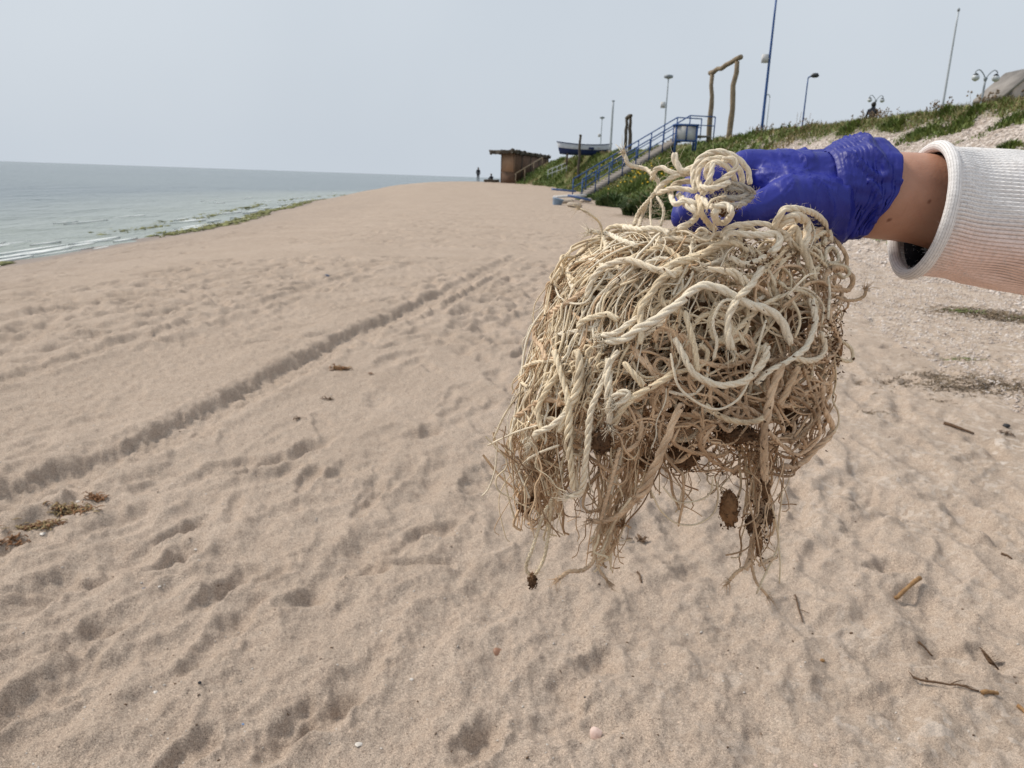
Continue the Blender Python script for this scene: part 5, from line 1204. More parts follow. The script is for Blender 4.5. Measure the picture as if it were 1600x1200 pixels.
TR_ = [
 # loops around the fist
 (2.3, 'w', [(976, 241, 2), (984, 258, 2), (1009, 264, 2), (1021, 274, 2), (1030, 288, 2), (1021, 304, 2), (998, 332, 1), (990, 353)], 1),
 (2.9, 'w', [(1020, 280, 2), (1025, 265, 3), (1036, 262, 3), (1054, 271, 3), (1084, 271, 2)], 0),
 (3.6, 'w', [(1054, 239, 3), (1055, 251, 3), (1063, 267, 3), (1074, 266, 3), (1093, 257, 3), (1105, 246, 2)], 0),
 (2.9, 'w', [(1026, 304, 2), (1033, 290, 2.5), (1058, 274, 3), (1084, 270, 2)], 0),
 (2.9, 'w', [(1028, 302, 2), (1047, 295, 3), (1065, 295, 3), (1088, 299, 3)], 0),
 (2.6, 'w', [(1046, 295, 2), (1058, 286, 2), (1083, 283, 2)], 0),
 (3.2, 'w', [(1047, 299, 2), (1054, 318, 3), (1072, 313, 3.4), (1086, 318, 3.4), (1106, 323, 3)], 0),
 (3.4, 'w', [(1060, 304, 2), (1075, 321, 3), (1089, 332, 3), (1082, 346, 2), (1058, 358, 1)], 0),
 (1.7, 'w', [(1026, 307, 2), (1037, 325, 1.5), (1035, 342, 1), (1032, 353, .5)], 2),
 (1.2, 'w', [(1018, 310, 2), (1016, 332, 1.4), (1018, 356, .5)], 0), (2.2, 'w', [(1010, 320, 1.5), (1003, 338, 1), (999, 354, .3)], 0),
 (3.0, 'w', [(1087, 300, 3), (1083, 270, 3.4), (1096, 246, 3.4), (1122, 237, 3.4), (1150, 246, 3.4), (1168, 266, 3.2), (1172, 288, 3)], 0),
 (3.0, 'w', [(1097, 300, 4), (1090, 276, 4), (1099, 254, 4.2), (1121, 247, 4.2), (1143, 253, 4.2), (1158, 270, 4), (1160, 290, 3.6)], 0),
 (3.0, 'w', [(1112, 288, 4.4), (1102, 270, 4.6), (1111, 255, 4.8), (1128, 256, 4.8), (1142, 268, 4.6), (1150, 288, 4)], 0),
 (2.8, 'w', [(1128, 250, 5), (1146, 249, 5), (1150, 262, 5), (1136, 276, 5), (1117, 290, 5), (1109, 300, 4)], 0),
 (2.8, 'w', [(1114, 254, 4.9), (1110, 275, 5.2), (1104, 292, 5), (1098, 306, 4)], 0),
 (2.9, 'w', [(1093, 290, 5), (1106, 294, 5.4), (1124, 293, 5.4), (1140, 284, 5)], 0),
 (3.0, 'g', [(1128, 290, 4.4), (1150, 289, 4.4), (1166, 294, 4), (1178, 303, 3)], 0), (2.6, 'g', [(1130, 297, 4.4), (1155, 296, 4.2), (1176, 304, 3)], 0),
 (3.3, 'g', [(1126, 306, 4), (1142, 310, 4), (1160, 308, 3.8), (1172, 300, 3)], 0), (3.2, 'g', [(1124, 318, 4), (1146, 322, 4), (1164, 316, 3.6), (1176, 306, 3)], 0),
 (3.4, 'w', [(1096, 310, 4), (1108, 322, 4.4), (1118, 322, 5), (1136, 321, 5.2), (1142, 334, 5), (1134, 346, 4.6), (1122, 348, 4.4), (1116, 334, 4.4), (1124, 326, 4.6)], 0),
 (3.2, 'c', [(1090, 306, 3.6), (1094, 320, 4), (1096, 334, 3.6), (1106, 348, 3.4), (1118, 360, 3)], 0),
 (1.2, 'c', [(1134, 306, 5), (1112, 313, 5.4), (1104, 330, 5)], 0),
 (1.2, 'w', [(1112, 332, 5), (1116, 353, 4.4), (1114, 369, 3.4), (1103, 376, 2.4), (1072, 362, 1.6), (1056, 362, 1)], 0),
 # top of the bundle
 (2.9, 'w', [(1128, 372, 2), (1132, 362, 2.6), (1142, 355, 2.8), (1161, 351, 2.8), (1187, 349, 2.6), (1208, 355, 2.4), (1229, 367, 2), (1238, 381, 1.4), (1262, 392, 1)], 0),
 (3.7, 'w', [(1132, 380, 2), (1136, 368, 2.6), (1148, 364, 2.8), (1166, 366, 2.8), (1196, 368, 2.8), (1213, 366, 2.8), (1218, 378, 2.8), (1204, 395, 2.4)], 0),
 (3.1, 'c', [(1030, 424, 1.4), (1058, 409, 2), (1093, 400, 2.2), (1117, 386, 2.4), (1138, 378, 2.4), (1158, 382, 2.2), (1168, 394, 1.6)], 0),
 (3.0, 'w', [(976, 356, 1), (998, 357, 1.4), (1030, 358, 1.4), (1046, 366, 1)], 1), (2.6, 'w', [(925, 362, .5), (949, 365, .8), (970, 375, .8), (996, 384, .5)], 1),
 (1.3, 'c', [(906, 326, 1), (924, 336, 1), (938, 350, 1), (941, 372, 1), (938, 392, .6)], 1),
 (3.3, 'w', [(916, 466, 1), (923, 440, 1.6), (939, 421, 2), (956, 411, 2.2), (977, 407, 2.2), (1000, 411, 2.2), (1021, 421, 2.2), (1044, 428, 2.2), (1056, 431, 2)], 0),
 (3.2, 'c', [(1032, 430, 1.8), (1053, 411, 2), (1074, 404, 2), (1102, 394, 2), (1122, 386, 1.4)], 0),
 (3.4, 'c', [(1066, 420, 1.8), (1042, 430, 2.2), (1026, 444, 2.4), (1018, 458, 2.4), (1005, 477, 2.4), (1001, 505, 2.4), (1000, 538, 2)], 0),
 (4.2, 'w', [(944, 534, 1.2), (974, 529, 1.8), (998, 514, 2.2), (1026, 496, 2.4), (1056, 478, 2.6), (1076, 459, 2.6), (1101, 446, 2.6), (1126, 452, 2.6), (1146, 464, 2.4), (1176, 477, 2.2), (1209, 490, 2), (1225, 510, 1.6), (1234, 534, 1)], 1),
 (3.2, 'w', [(940, 524, 1.6), (962, 520, 2), (984, 505, 1.4), (1004, 492, .6)], 1),
 (1.2, 'w', [(866, 440, .6), (872, 460, 1), (886, 472, 1.2), (904, 475, 1.2), (918, 470, 1.2), (927, 454, .8)], 0),
 (2.6, 't', [(920, 448, .8), (895, 468, 1), (872, 481, 1), (851, 495, .8), (837, 514, .8), (836, 528, .8), (846, 542, .8), (853, 562, .6)], 0),
 (3.1, 'c', [(903, 512, .8), (910, 503, 1.2), (925, 496, 1.4), (949, 491, 1.4), (966, 500, 1)], 0),
 # middle
 (3.7, 'w', [(1192, 418, 2.2), (1180, 435, 2.6), (1172, 448, 2.8), (1157, 461, 3), (1147, 470, 3)], 0),
 (1.9, 'w', [(1150, 470, 2.8), (1131, 470, 2.8), (1118, 489, 2.8), (1114, 510, 2.6), (1120, 534, 2.4), (1115, 562, 2)], 0),
 (3.9, 'w', [(1150, 470, 3.2), (1141, 491, 3.2), (1137, 519, 3), (1139, 534, 2.8), (1145, 546, 2.6)], 2),
 (3.1, 'w', [(1266, 462, 1), (1270, 478, 1.6), (1274, 499, 1.8), (1268, 521, 1.8), (1259, 544, 1.8), (1240, 559, 2), (1221, 570, 2), (1197, 583, 2), (1180, 600, 1.4)], 0),
 (3.0, 'w', [(1281, 519, 1), (1289, 538, 1.4), (1283, 557, 1.4), (1263, 564, 1.6), (1242, 559, 1.6)], 0),
 (3.0, 'c', [(1070, 486, 2), (1074, 502, 2.4), (1081, 525, 2.4), (1086, 548, 2.2), (1089, 580, 2)], 0),
 (3.3, 'w', [(1054, 528, 2), (1064, 548, 2.4), (1078, 572, 2.6), (1091, 589, 2.6), (1111, 599, 2.8), (1134, 602, 2.8), (1160, 596, 2.8), (1179, 583, 2.8), (1194, 563, 2.6), (1199, 540, 2.2)], 0),
 (1.4, 'w', [(1197, 500, 2.4), (1189, 525, 2.8), (1184, 548, 3), (1175, 574, 3.2), (1168, 600, 3.2), (1153, 624, 3.2), (1130, 638, 3.2), (1109, 638, 3.2), (1085, 626, 3.2), (1061, 606, 3), (1053, 581, 2.8), (1048, 552, 2.4)], 0),
 (3.1, 'c', [(1102, 632, 2.4), (1113, 642, 2.6), (1134, 654, 2.8), (1162, 660, 2.8), (1186, 656, 2.6), (1203, 642, 2)], 0),
 (1.2, 'w', [(1230, 462, 2), (1248, 443, 2.2), (1263, 430, 2), (1280, 427, 1.4)], 0), (1.5, 'w', [(1294, 432, 1), (1296, 458, 1.2), (1294, 482, 1.2), (1293, 502, 1)], 0),
 (2.0, 'c', [(1291, 410, 1), (1291, 392, 1), (1300, 386, 1), (1309, 396, 1), (1309, 409, 1), (1294, 412, 1), (1319, 416, 1), (1328, 426, 1), (1319, 434, 1), (1310, 428, 1)], 0),
 (1.8, 't', [(1300, 460, 1), (1316, 468, .8), (1334, 470, .6), (1350, 463, .6), (1353, 452, .6)], 2), (2.0, 'c', [(1236, 377, 2), (1253, 392, 2), (1272, 397, 1.6), (1293, 418, 1)], 0),
 (3.1, 'w', [(1208, 358, 2), (1219, 335, 2.6), (1230, 326, 3), (1255, 328, 3), (1277, 337, 2.6), (1293, 355, 2), (1299, 380, 1)], 0),
 (4.2, 'w', [(1214, 354, 2.4), (1238, 339, 3), (1260, 346, 2.8), (1261, 368, 2.4), (1254, 392, 1.8)], 0), (3.6, 'c', [(1224, 376, 2), (1243, 356, 2.6), (1250, 380, 2.4), (1264, 410, 1.6), (1272, 436, 1)], 0),
 (1.0, 'w', [(1250, 337, 3), (1266, 346, 3), (1273, 366, 2.6), (1265, 390, 2)], 0),
 (3.4, 'w', [(1104, 420, 2.2), (1128, 423, 2.4), (1150, 428, 2.4), (1166, 444, 2)], 1), (2.9, 'w', [(1196, 400, 2.4), (1176, 410, 2.6), (1160, 412, 2.4), (1140, 402, 2)], 0),
 (2.2, 'c', [(1216, 440, .6), (1234, 452, 1.6), (1256, 456, 1.8), (1274, 470, 1.6), (1276, 492, 1)], 0), (1.6, 't', [(1222, 480, .6), (1240, 466, 1.6), (1262, 444, 1.6), (1284, 440, 1), (1298, 452, .6)], 0), (1.5, 'c', [(1226, 458, .8), (1244, 480, 1.6), (1250, 504, 1.4), (1242, 528, 1)], 0), (1.3, 'w', [(1218, 466, 1), (1246, 450, 1.8), (1268, 456, 1.8), (1286, 478, 1.2), (1284, 506, .8)], 0),
 # right edge and lower right
 (4.0, 't', [(1222, 568, 2), (1214, 587, 2.2), (1205, 615, 2.4), (1199, 645, 2.6), (1194, 682, 2.6), (1194, 716, 2.4), (1196, 748, 2.2)], 0),
 (3.4, 't', [(1246, 572, 1.6), (1240, 590, 1.8), (1230, 612, 1.8), (1216, 634, 1.6)], 0),
 (2.0, 't', [(1256, 574, 1), (1267, 611, .6), (1280, 641, .4), (1278, 662, .4)], 0),
 (3.0, 't', [(1284, 600, .6), (1286, 635, .3), (1301, 667, 0), (1297, 679, 0), (1276, 701, .4), (1252, 724, .8), (1222, 732, 1)], 0),
 (1.0, 'c', [(1304, 559, .6), (1306, 596, .3), (1301, 624, .3), (1310, 645, .2), (1308, 667, .2), (1289, 690, .4)], 0), (2.2, 'b', [(1235, 619, 1), (1254, 628, .8), (1274, 652, .6), (1252, 681, .8), (1236, 690, 1)], 0),
 # left and lower left
 (3.1, 'c', [(874, 576, 1), (869, 587, 1.2), (854, 611, 1.4), (842, 637, 1.4), (841, 656, 1.4), (846, 671, 1.4)], 0), (3.3, 'w', [(892, 640, 1.6), (871, 658, 1.8), (854, 669, 1.8), (839, 677, 1.6), (831, 690, 1.4)], 2),
 (3.5, 'c', [(902, 549, 1.6), (906, 577, 1.8), (899, 615, 1.8), (886, 640, 1.6), (874, 676, 1.4)], 0), (3.0, 'c', [(866, 548, 1.2), (872, 568, 1.6), (880, 596, 1.8), (887, 621, 2), (889, 645, 2), (889, 690, 2), (891, 718, 2), (896, 766, 1.8)], 0),
 (2.7, 'w', [(966, 548, 1.6), (951, 572, 2), (934, 615, 2.4), (923, 643, 2.6), (919, 681, 2.6), (916, 718, 2.6), (911, 758, 2.4), (904, 772, 2.2), (890, 776, 2)], 2),
 (3.5, 'w', [(951, 560, 2), (951, 590, 2.4), (951, 619, 2.4), (953, 664, 2.2)], 2), (3.0, 'c', [(974, 566, 1.8), (992, 587, 2.2), (1011, 608, 2)], 0),
 (3.5, 'c', [(1056, 580, 2), (1040, 591, 2.2), (1022, 602, 2.4), (992, 621, 2.6), (970, 641, 2.4), (958, 664, 2)], 0), (3.0, 'w', [(958, 622, 2.8), (966, 615, 3), (982, 613, 3), (976, 625, 3), (961, 634, 2.8)], 3),
 (1.0, 'w', [(846, 663, 1.6), (807, 675, 1), (762, 696, .6)], 0), (1.4, 'w', [(874, 696, 1.6), (844, 707, 1.4), (822, 720, 1), (813, 736, .8)], 0), (1.0, 'c', [(813, 612, .6), (788, 649, .4), (770, 688, .3)], 0), (.9, 'w', [(777, 688, .3), (774, 731, .2), (763, 764, .2), (752, 776, .2)], 0),
 (4.1, 't', [(1064, 630, 2.4), (1052, 660, 2.6), (1041, 686, 2.6), (1026, 724, 2.4), (1010, 758, 2), (998, 776, 1.8)], 2), (2.6, 't', [(1000, 772, 1.8), (979, 795, 1.6), (953, 812, 1.4), (926, 814, 1.2)], 2), (2.2, 't', [(968, 700, 1.6), (956, 750, 1.4), (942, 800, 1.2), (930, 850, 1), (928, 875, 1), (910, 891, 1), (888, 893, 1), (874, 904, 1)], 2),
 (1.6, 'c', [(986, 778, 1.6), (966, 806, 1.4), (950, 840, 1.2), (938, 866, 1), (932, 880, 1)], 0), (1.8, 't', [(980, 794, 1.5), (958, 822, 1.3), (950, 850, 1.1), (934, 876, 1), (936, 890, 1), (950, 908, 1)], 2),
 (1.9, 'c', [(856, 790, 1), (846, 812, .8), (839, 834, .8), (832, 856, .8), (822, 886, .8), (829, 900, .8)], 0), (1.9, 'c', [(862, 780, 1), (859, 810, .8), (857, 838, .8), (853, 864, .8), (842, 889, .8), (834, 900, .8)], 0),
 (1.0, 'c', [(786, 735, .2), (795, 779, .2), (805, 812, .2)], 0),
 (3.1, 't', [(1193, 690, 2), (1196, 740, 1.8), (1194, 780, 1.6), (1186, 812, 1.4), (1177, 844, 1.2), (1172, 872, 1.2), (1165, 890, 1.2)], 0), (2.0, 't', [(1168, 884, 1.2), (1152, 894, 1), (1139, 908, 1)], 2), (1.7, 't', [(1172, 876, 1.2), (1180, 905, 1), (1192, 922, 1), (1200, 932, 1)], 2),
 (1.1, 'c', [(1206, 790, 1), (1212, 816, 1), (1216, 852, 1), (1198, 892, 1), (1182, 928, 1)], 0), (.9, 'c', [(1222, 770, 1), (1216, 830, 1), (1219, 880, 1), (1218, 912, 1)], 0), (2.2, 't', [(1186, 884, 1.1), (1200, 876, 1), (1214, 870, 1)], 0),
 (1.0, 'c', [(1018, 768, 1.4), (1030, 794, 1.2), (1050, 814, 1), (1074, 821, 1), (1096, 816, 1), (1116, 800, 1), (1122, 776, 1.2), (1120, 752, 1.6)], 0), (1.3, 't', [(1066, 738, 1.6), (1068, 776, 1.2), (1060, 822, 1)], 0), (1.0, 'c', [(1036, 760, 1.4), (1058, 784, 1.2), (1090, 782, 1.2), (1110, 770, 1.4), (1114, 744, 1.6)], 0)]
for (r_, m_, pts_, fr_) in TR_: trace(r_, m_, pts_, 0, fr_)

# everything between: cords and yarns wandering through the bundle
def to3(P):    # columns: px, py, depth (m, positive = away)
    return np.array([EYE + ray(a, b) * (D0 + .005 + c) for a, b, c in P])
def wander(n, step, start=None, down=.25, turn=.55, shell=None):
    y = rng.uniform(370, 730); l, r = np.interp(y, _hy, _hl), np.interp(y, _hy, _hr); x = rng.uniform(l + 12, r - 12)
    if start is not None: x, y = start
    z = rng.uniform(-1, 1) if shell is None else shell
    d = np.append(rng.normal(0, 1, 2), rng.normal(0, .3)); out = []; w = rng.normal(0, .25)
    mg = rng.choice([-16, -6, 4, 14, 30]); ph0 = rng.uniform(0, 6.28); yb = rng.choice([600, 640, 680, 705, 725, 750])
    for _ in range(n):
        d[:2] /= np.linalg.norm(d[:2]) + 1e-9
        x = np.clip(x + d[0] * step, np.interp(y, _hy, _hl) + mg + 10 * math.sin(y * .06 + ph0), np.interp(y, _hy, _hr) - mg + 12 * math.sin(y * .05 + ph0)); y = np.clip(y + d[1] * step, 350 + max(mg, 0), yb + 14 * math.sin(x * .05 + ph0)); z = np.clip(z + d[2] * step / 150, -1, 1)
        out.append((x, y, z * bulge(x, y) * .93))
        w = .8 * w + rng.normal(0, turn * .35); c, s = math.cos(w), math.sin(w); d = np.array([d[0] * c - d[1] * s, d[0] * s + d[1] * c + down * .25, .85 * d[2] + rng.normal(0, .18)])
        l, r = np.interp(y, _hy, _hl) + 8, np.interp(y, _hy, _hr) - 8
        if x < l: d[0] += .9
        if x > r: d[0] -= .9
        if y > yb - 15: d[1] -= .9
        if y < 365: d[1] += .9
    return to3(out)
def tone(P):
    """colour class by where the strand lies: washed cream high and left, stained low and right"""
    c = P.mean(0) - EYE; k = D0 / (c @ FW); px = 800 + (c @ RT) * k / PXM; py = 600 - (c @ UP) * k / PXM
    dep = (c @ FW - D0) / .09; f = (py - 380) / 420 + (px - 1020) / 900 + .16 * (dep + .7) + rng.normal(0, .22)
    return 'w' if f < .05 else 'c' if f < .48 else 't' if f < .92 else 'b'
def cord_part(P, r):
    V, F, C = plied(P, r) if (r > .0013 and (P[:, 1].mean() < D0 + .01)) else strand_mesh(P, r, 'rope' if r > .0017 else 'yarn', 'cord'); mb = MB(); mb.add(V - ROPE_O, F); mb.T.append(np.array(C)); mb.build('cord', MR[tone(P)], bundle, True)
for k in range(104): cord_part(wander(int(rng.integers(9, 20)), 19, turn=rng.uniform(.5, 1.0), shell=rng.choice([-1, -.8, -.5, 0, .5, .9])), rng.uniform(.0013, .0024))
for k in range(96): cord_part(wander(int(rng.integers(7, 15)), 17, turn=rng.uniform(.6, 1.1), shell=-1.0, down=.6), rng.uniform(.0009, .0019))
for k in range(34):   # thick inner coils seen in the hollows
    cx, cy, q = rng.uniform(1040, 1200), rng.uniform(470, 620), rng.uniform(28, 90); a0 = rng.uniform(0, 6.28); sp = rng.uniform(2.2, 5.5); zc = rng.uniform(-.75, .3)
    t = np.linspace(0, sp, 12); cord_part(to3([(cx + q * 1.15 * math.cos(a0 + u), cy + q * .8 * math.sin(a0 + u), zc * bulge(cx, cy) * .9 + .015 * math.sin(2 * u + a0)) for u in t]), rng.uniform(.0022, .0034))
YB = {k: MB() for k in 'wctb'}
def yarn(P, r, key=None, wig=0.0):
    Q = spline(P, .0036); n = len(Q)
    if wig:
        f = rng.uniform(.7, 1.5); ph = rng.uniform(0, 6.28, 3)
        Q = Q + wig * np.stack([np.sin(np.arange(n) * f + ph[0]), np.sin(np.arange(n) * f * .8 + ph[1]), np.sin(np.arange(n) * f * .9 + ph[2])], 1)
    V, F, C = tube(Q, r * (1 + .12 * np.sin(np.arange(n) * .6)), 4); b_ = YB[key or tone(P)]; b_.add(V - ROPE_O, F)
for k in range(310):   # left cascade: yarns arching over the top and falling down the left side
    sx, sy = rng.uniform(985, 1140), rng.uniform(362, 420); f = rng.beta(1.0, 2.3) * .62; sh = rng.choice([-1, -.9, -.7, -.3, .3, .8]); end = rng.uniform(520, 800); P = [(sx, sy, sh * .5 * bulge(sx, sy))]
    top = rng.uniform(375, 440) + f * 30
    for yy in (top, 470, 540, 610, 690, 770):
        if yy > end: break
        l, r = np.interp(yy, _hy, _hl), np.interp(yy, _hy, _hr); xx = l + f * (r - l) + (30 if yy == top else 0) + rng.normal(0, 9)
        P.append((xx, yy + rng.normal(0, 8), sh * .95 * bulge(xx, yy)))
    if len(P) > 2: yarn(to3(P), rng.choice([.0004, .0005, .0007, .0010]), 'c' if rng.random() < .55 else 'w' if rng.random() < .6 else 't', rng.choice([0, 0, .0006, .0011]))
for k in range(24):   # loose loops at the upper left outline
    s_ = rng.uniform(.62, 1.02); P = [(984 + (q - 980) * s_ + rng.normal(0, 5), 474 + (w - 470) * s_ + rng.normal(0, 5), rng.normal(-.02, .012)) for q, w in ((850, 500), (862, 450), (864, 428), (876, 405), (895, 391), (928, 376), (969, 374), (1020, 384))]; yarn(to3(P), rng.uniform(.0008, .0013), 'c')
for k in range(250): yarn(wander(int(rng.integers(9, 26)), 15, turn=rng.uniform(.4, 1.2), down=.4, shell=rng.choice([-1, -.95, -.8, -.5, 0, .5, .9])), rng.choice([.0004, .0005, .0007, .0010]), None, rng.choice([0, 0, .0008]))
for k in range(120):  # tangle of fine brown yarn along the bottom
    x, y = rng.uniform(960, 1240), rng.uniform(640, 730); yarn(wander(int(rng.integers(7, 16)), 11, start=(x, y), turn=1.3, down=.6, shell=rng.choice([-.9, -.5, 0, .5])), rng.uniform(.0003, .0007), 't' if rng.random() < .6 else 'b')
for k in range(270):   # hanging ends
    q = rng.random()
    if q < .44: x0, x1, y1, sd = rng.normal(846, 36), rng.normal(842, 24), rng.uniform(740, 835), 12
    elif q < .66: x0, x1, y1, sd = rng.normal(985, 30), rng.normal(945, 14), rng.uniform(780, 885), 9
    elif q < .84: x0, x1, y1, sd = rng.normal(1190, 22), rng.normal(1180, 14), rng.uniform(770, 880), 9
    else: x0 = rng.uniform(900, 1230); x1, y1, sd = x0 + rng.normal(0, 22), rng.uniform(745, 800), 12
    y0 = rng.uniform(660, 720); z = rng.normal(-.02, .02); yarn(to3([(x0, y0, z), ((x0 * 2 + x1) / 3 + rng.normal(0, sd), y0 + (y1 - y0) * .33, z), ((x0 + 2 * x1) / 3 + rng.normal(0, sd), y0 + (y1 - y0) * .66, z), (x1, y1, z), (x1 + rng.normal(0, 12), y1 + rng.uniform(4, 16), z)]), rng.choice([.0003, .0004, .0006, .0010]), rng.choice(list('cttb')), rng.choice([0, .0006, .001]))
for k in range(46):    # little curls
    x, y = rng.uniform(840, 940), rng.uniform(520, 640); q = rng.uniform(6, 11); t = np.linspace(0, rng.uniform(4, 9), 12); yarn(to3([(x + q * math.cos(u) + u, y + q * math.sin(u) + u, -.9 * bulge(x, y) - .004) for u in t]), .0009, 'c')
# short fuzz standing off the cords
for k in range(5200):
    P = TAKEN[int(rng.integers(len(TAKEN)))]; i_ = int(rng.integers(len(P) - 1)); p = P[i_] + (P[i_ + 1] - P[i_]) * rng.random(); v = rng.normal(0, 1, 3); v /= np.linalg.norm(v); p = p + v * .0022; L = rng.uniform(.0015, .005)
    V, F, C = tube([p, p + v * L * .5 + rng.normal(0, L * .15, 3), p + v * L + rng.normal(0, L * .35, 3)], [.00012, .0001, .00006], 3); YB['w' if rng.random() < .5 else 'c'].add(V - ROPE_O, F)
for key, mb in YB.items():
    o = mb.build('fine_yarn', MR[key], bundle, True); o['kind'] = 'stuff'
# weed, sand and sponge caught in the ropes, plus clots added to darken hollows
def clot(px, py, off, rx, ry, mat, name='weed_clot', rough=.26):
    n, m = 20, 26; V = []; sd = int(rng.integers(999)); c = EYE + ray(px, py) * (D0 + .005 - off * .01)
    for ii in range(n):
        ph = np.pi * (ii + .5) / n
        for jj in range(m):
            a = 2 * np.pi * jj / m; d = np.array([math.sin(ph) * math.cos(a), math.sin(ph) * math.sin(a), math.cos(ph)])
            q = 1 + rough * float(vnoise(d[0] * 2.6 + d[2] * 2, d[1] * 2.6 - d[2], sd)) + rough * .7 * float(vnoise(d[0] * 7 + d[2] * 5, d[1] * 7, sd + 1)) + rng.normal(0, .05)
            V.append(c + (RT * d[0] * rx + FW * d[1] * rx * .8 + UP * d[2] * ry) * PXM * q * .80 - ROPE_O)
    V = np.array(V); i = np.arange(n - 1)[:, None] * m; j = np.arange(m)[None, :]; k = (j + 1) % m
    mb = MB().add(V, np.stack([i + j, i + m + j, i + m + k, i + k], -1).reshape(-1, 4)); mb.T.append(np.array([[0, q, q + 1] for q in range(1, m - 1)] + [[(n - 1) * m, (n - 1) * m + q + 1, (n - 1) * m + q] for q in range(1, m - 1)]))
    for _ in range(int(90 + 9 * rx)):      # grains and scraps sticking to it
        d = rng.normal(0, 1, 3); d /= np.linalg.norm(d); p = c + (RT * d[0] * rx + FW * d[1] * rx * .8 + UP * d[2] * ry) * PXM * rng.uniform(.66, 1.12) - ROPE_O; B4 = rng.normal(0, 1, (4, 3)); s4 = rng.uniform(.0004, .0015)
        mb.add(p + B4 / np.linalg.norm(B4, axis=1)[:, None] * s4 * [1, 1, rng.uniform(.6, 1.8)], [[0, 1, 2], [0, 2, 3], [0, 3, 1], [1, 3, 2]])
    return mb.build(name, mat, bundle, False)
for (px, py, off, rx, ry, mat, nm) in [(1068, 712, 6.0, 24, 24, MCRUD, 'weed_clot'), (940, 690, 8.4, 15, 18, MCRUD, 'weed_clot'), (1010, 722, 5.0, 11, 12, MCRUD2, 'sponge_clot'), (822, 786, 3, 14, 20, MCRUD2, 'sponge_clot'), (832, 908, 4.2, 7, 11, MCRUD, 'weed_clot'), (1139, 794, 5.0, 16, 30, MCRUD2, 'sponge_clot'), (1196, 760, 5.6, 7, 22, MCRUD, 'weed_clot'), (1200, 808, 5, 7, 14, MCRUD, 'weed_clot'), (1186, 845, 5, 6, 22, MCRUD2, 'sponge_clot'), (1172, 818, 4.6, 7, 14, MCRUD, 'weed_clot'), (968, 816, 4.6, 7, 7, MCRUD2, 'sponge_clot'), (1092, 492, 7.0, 26, 22, MCRUD, 'weed_clot'), (1306, 545, 2.0, 12, 26, MCRUD2, 'sponge_clot'), (1236, 650, 4.5, 12, 26, MCRUD, 'weed_clot'), (1150, 680, 6.6, 34, 14, MCRUD, 'weed_clot'), (866, 466, 3.2, 6, 12, MCRUD2, 'sponge_clot'), (1000, 600, 5.5, 20, 16, MCRUD, 'weed_clot'), (1060, 560, 4.4, 40, 34, MCRUD, 'weed_clot'), (1150, 560, 4.2, 60, 44, MCRUD, 'weed_clot'), (880, 640, 4.2, 26, 30, MCRUD2, 'sponge_clot'), (960, 470, 4.0, 30, 26, MCRUD2, 'sponge_clot'), (1100, 640, 4.4, 60, 30, MCRUD, 'weed_clot'), (1230, 500, 4.6, 34, 40, MCRUD, 'weed_clot'), (1130, 325, 5.0, 22, 14, MCRUD2, 'sponge_clot')]: clot(px, py, off, rx, ry, mat, nm)
# crumbs of weed and grit
mb = MB()
for k in range(1500):
    py = rng.uniform(380, 740); l, r = np.interp(py, _hy, _hl), np.interp(py, _hy, _hr); px = rng.uniform(l, r)
    if rng.random() < .5: px, py = [(rng.normal(1200, 30), rng.normal(405, 14)), (rng.normal(1300, 14), rng.normal(530, 40)), (rng.normal(1190, 8), rng.normal(790, 45)), (rng.normal(1150, 60), rng.normal(690, 20))][int(rng.integers(4))]
    c = EYE + ray(px, py) * (D0 - bulge(px, py) * rng.uniform(.6, 1.15)) - ROPE_O; s = rng.uniform(.0005, .0019); B = rng.normal(0, 1, (4, 3)); mb.add(c + B / np.linalg.norm(B, axis=1)[:, None] * s, [[0, 1, 2], [0, 2, 3], [0, 3, 1], [1, 3, 2]])
mb.build('weed_crumbs', MCRUD, bundle)['kind'] = 'stuff'
# ------------------------------------------------------------------ small things lying on the sand
MSHW = simple('shell_white', (.66, .62, .57), (.50, .45, .40), 90, .45, .0006, 300, spec=.4)
MSHP = simple('shell_pink', (.74, .57, .50), (.55, .38, .32), 70, .5, .0008, 260, spec=.4)
MSHB = simple('shell_brown', (.30, .15, .085), (.20, .10, .06), 60, .4, .0006, 260, spec=.5)
MPEB = simple('dark_pebble', (.035, .035, .04), None, 80, .6, .001, 120)
MBCH = simple('blue_chip', (.20, .30, .48), (.15, .22, .38), 60, .5)
MMUS = simple('mussel_blue', (.09, .10, .15), (.05, .055, .09), 60, .35, spec=.5)
MSTK = simple('tan_stick', (.36, .21, .09), (.20, .11, .05), 60, .75, .0012, 160)
MREED = simple('brown_reed', (.13, .075, .04), (.075, .043, .024), 60, .8, .001, 160)
MWEED = simple('brown_seaweed', (.26, .12, .05), (.12, .06, .025), 30, .7, .002, 90)
MWEEDG = simple('olive_seaweed', (.26, .22, .10), (.15, .13, .05), 30, .75, .002, 90)
MWEEDL = simple('pale_seaweed', (.34, .26, .13), (.19, .12, .05), 30, .75, .002, 90)
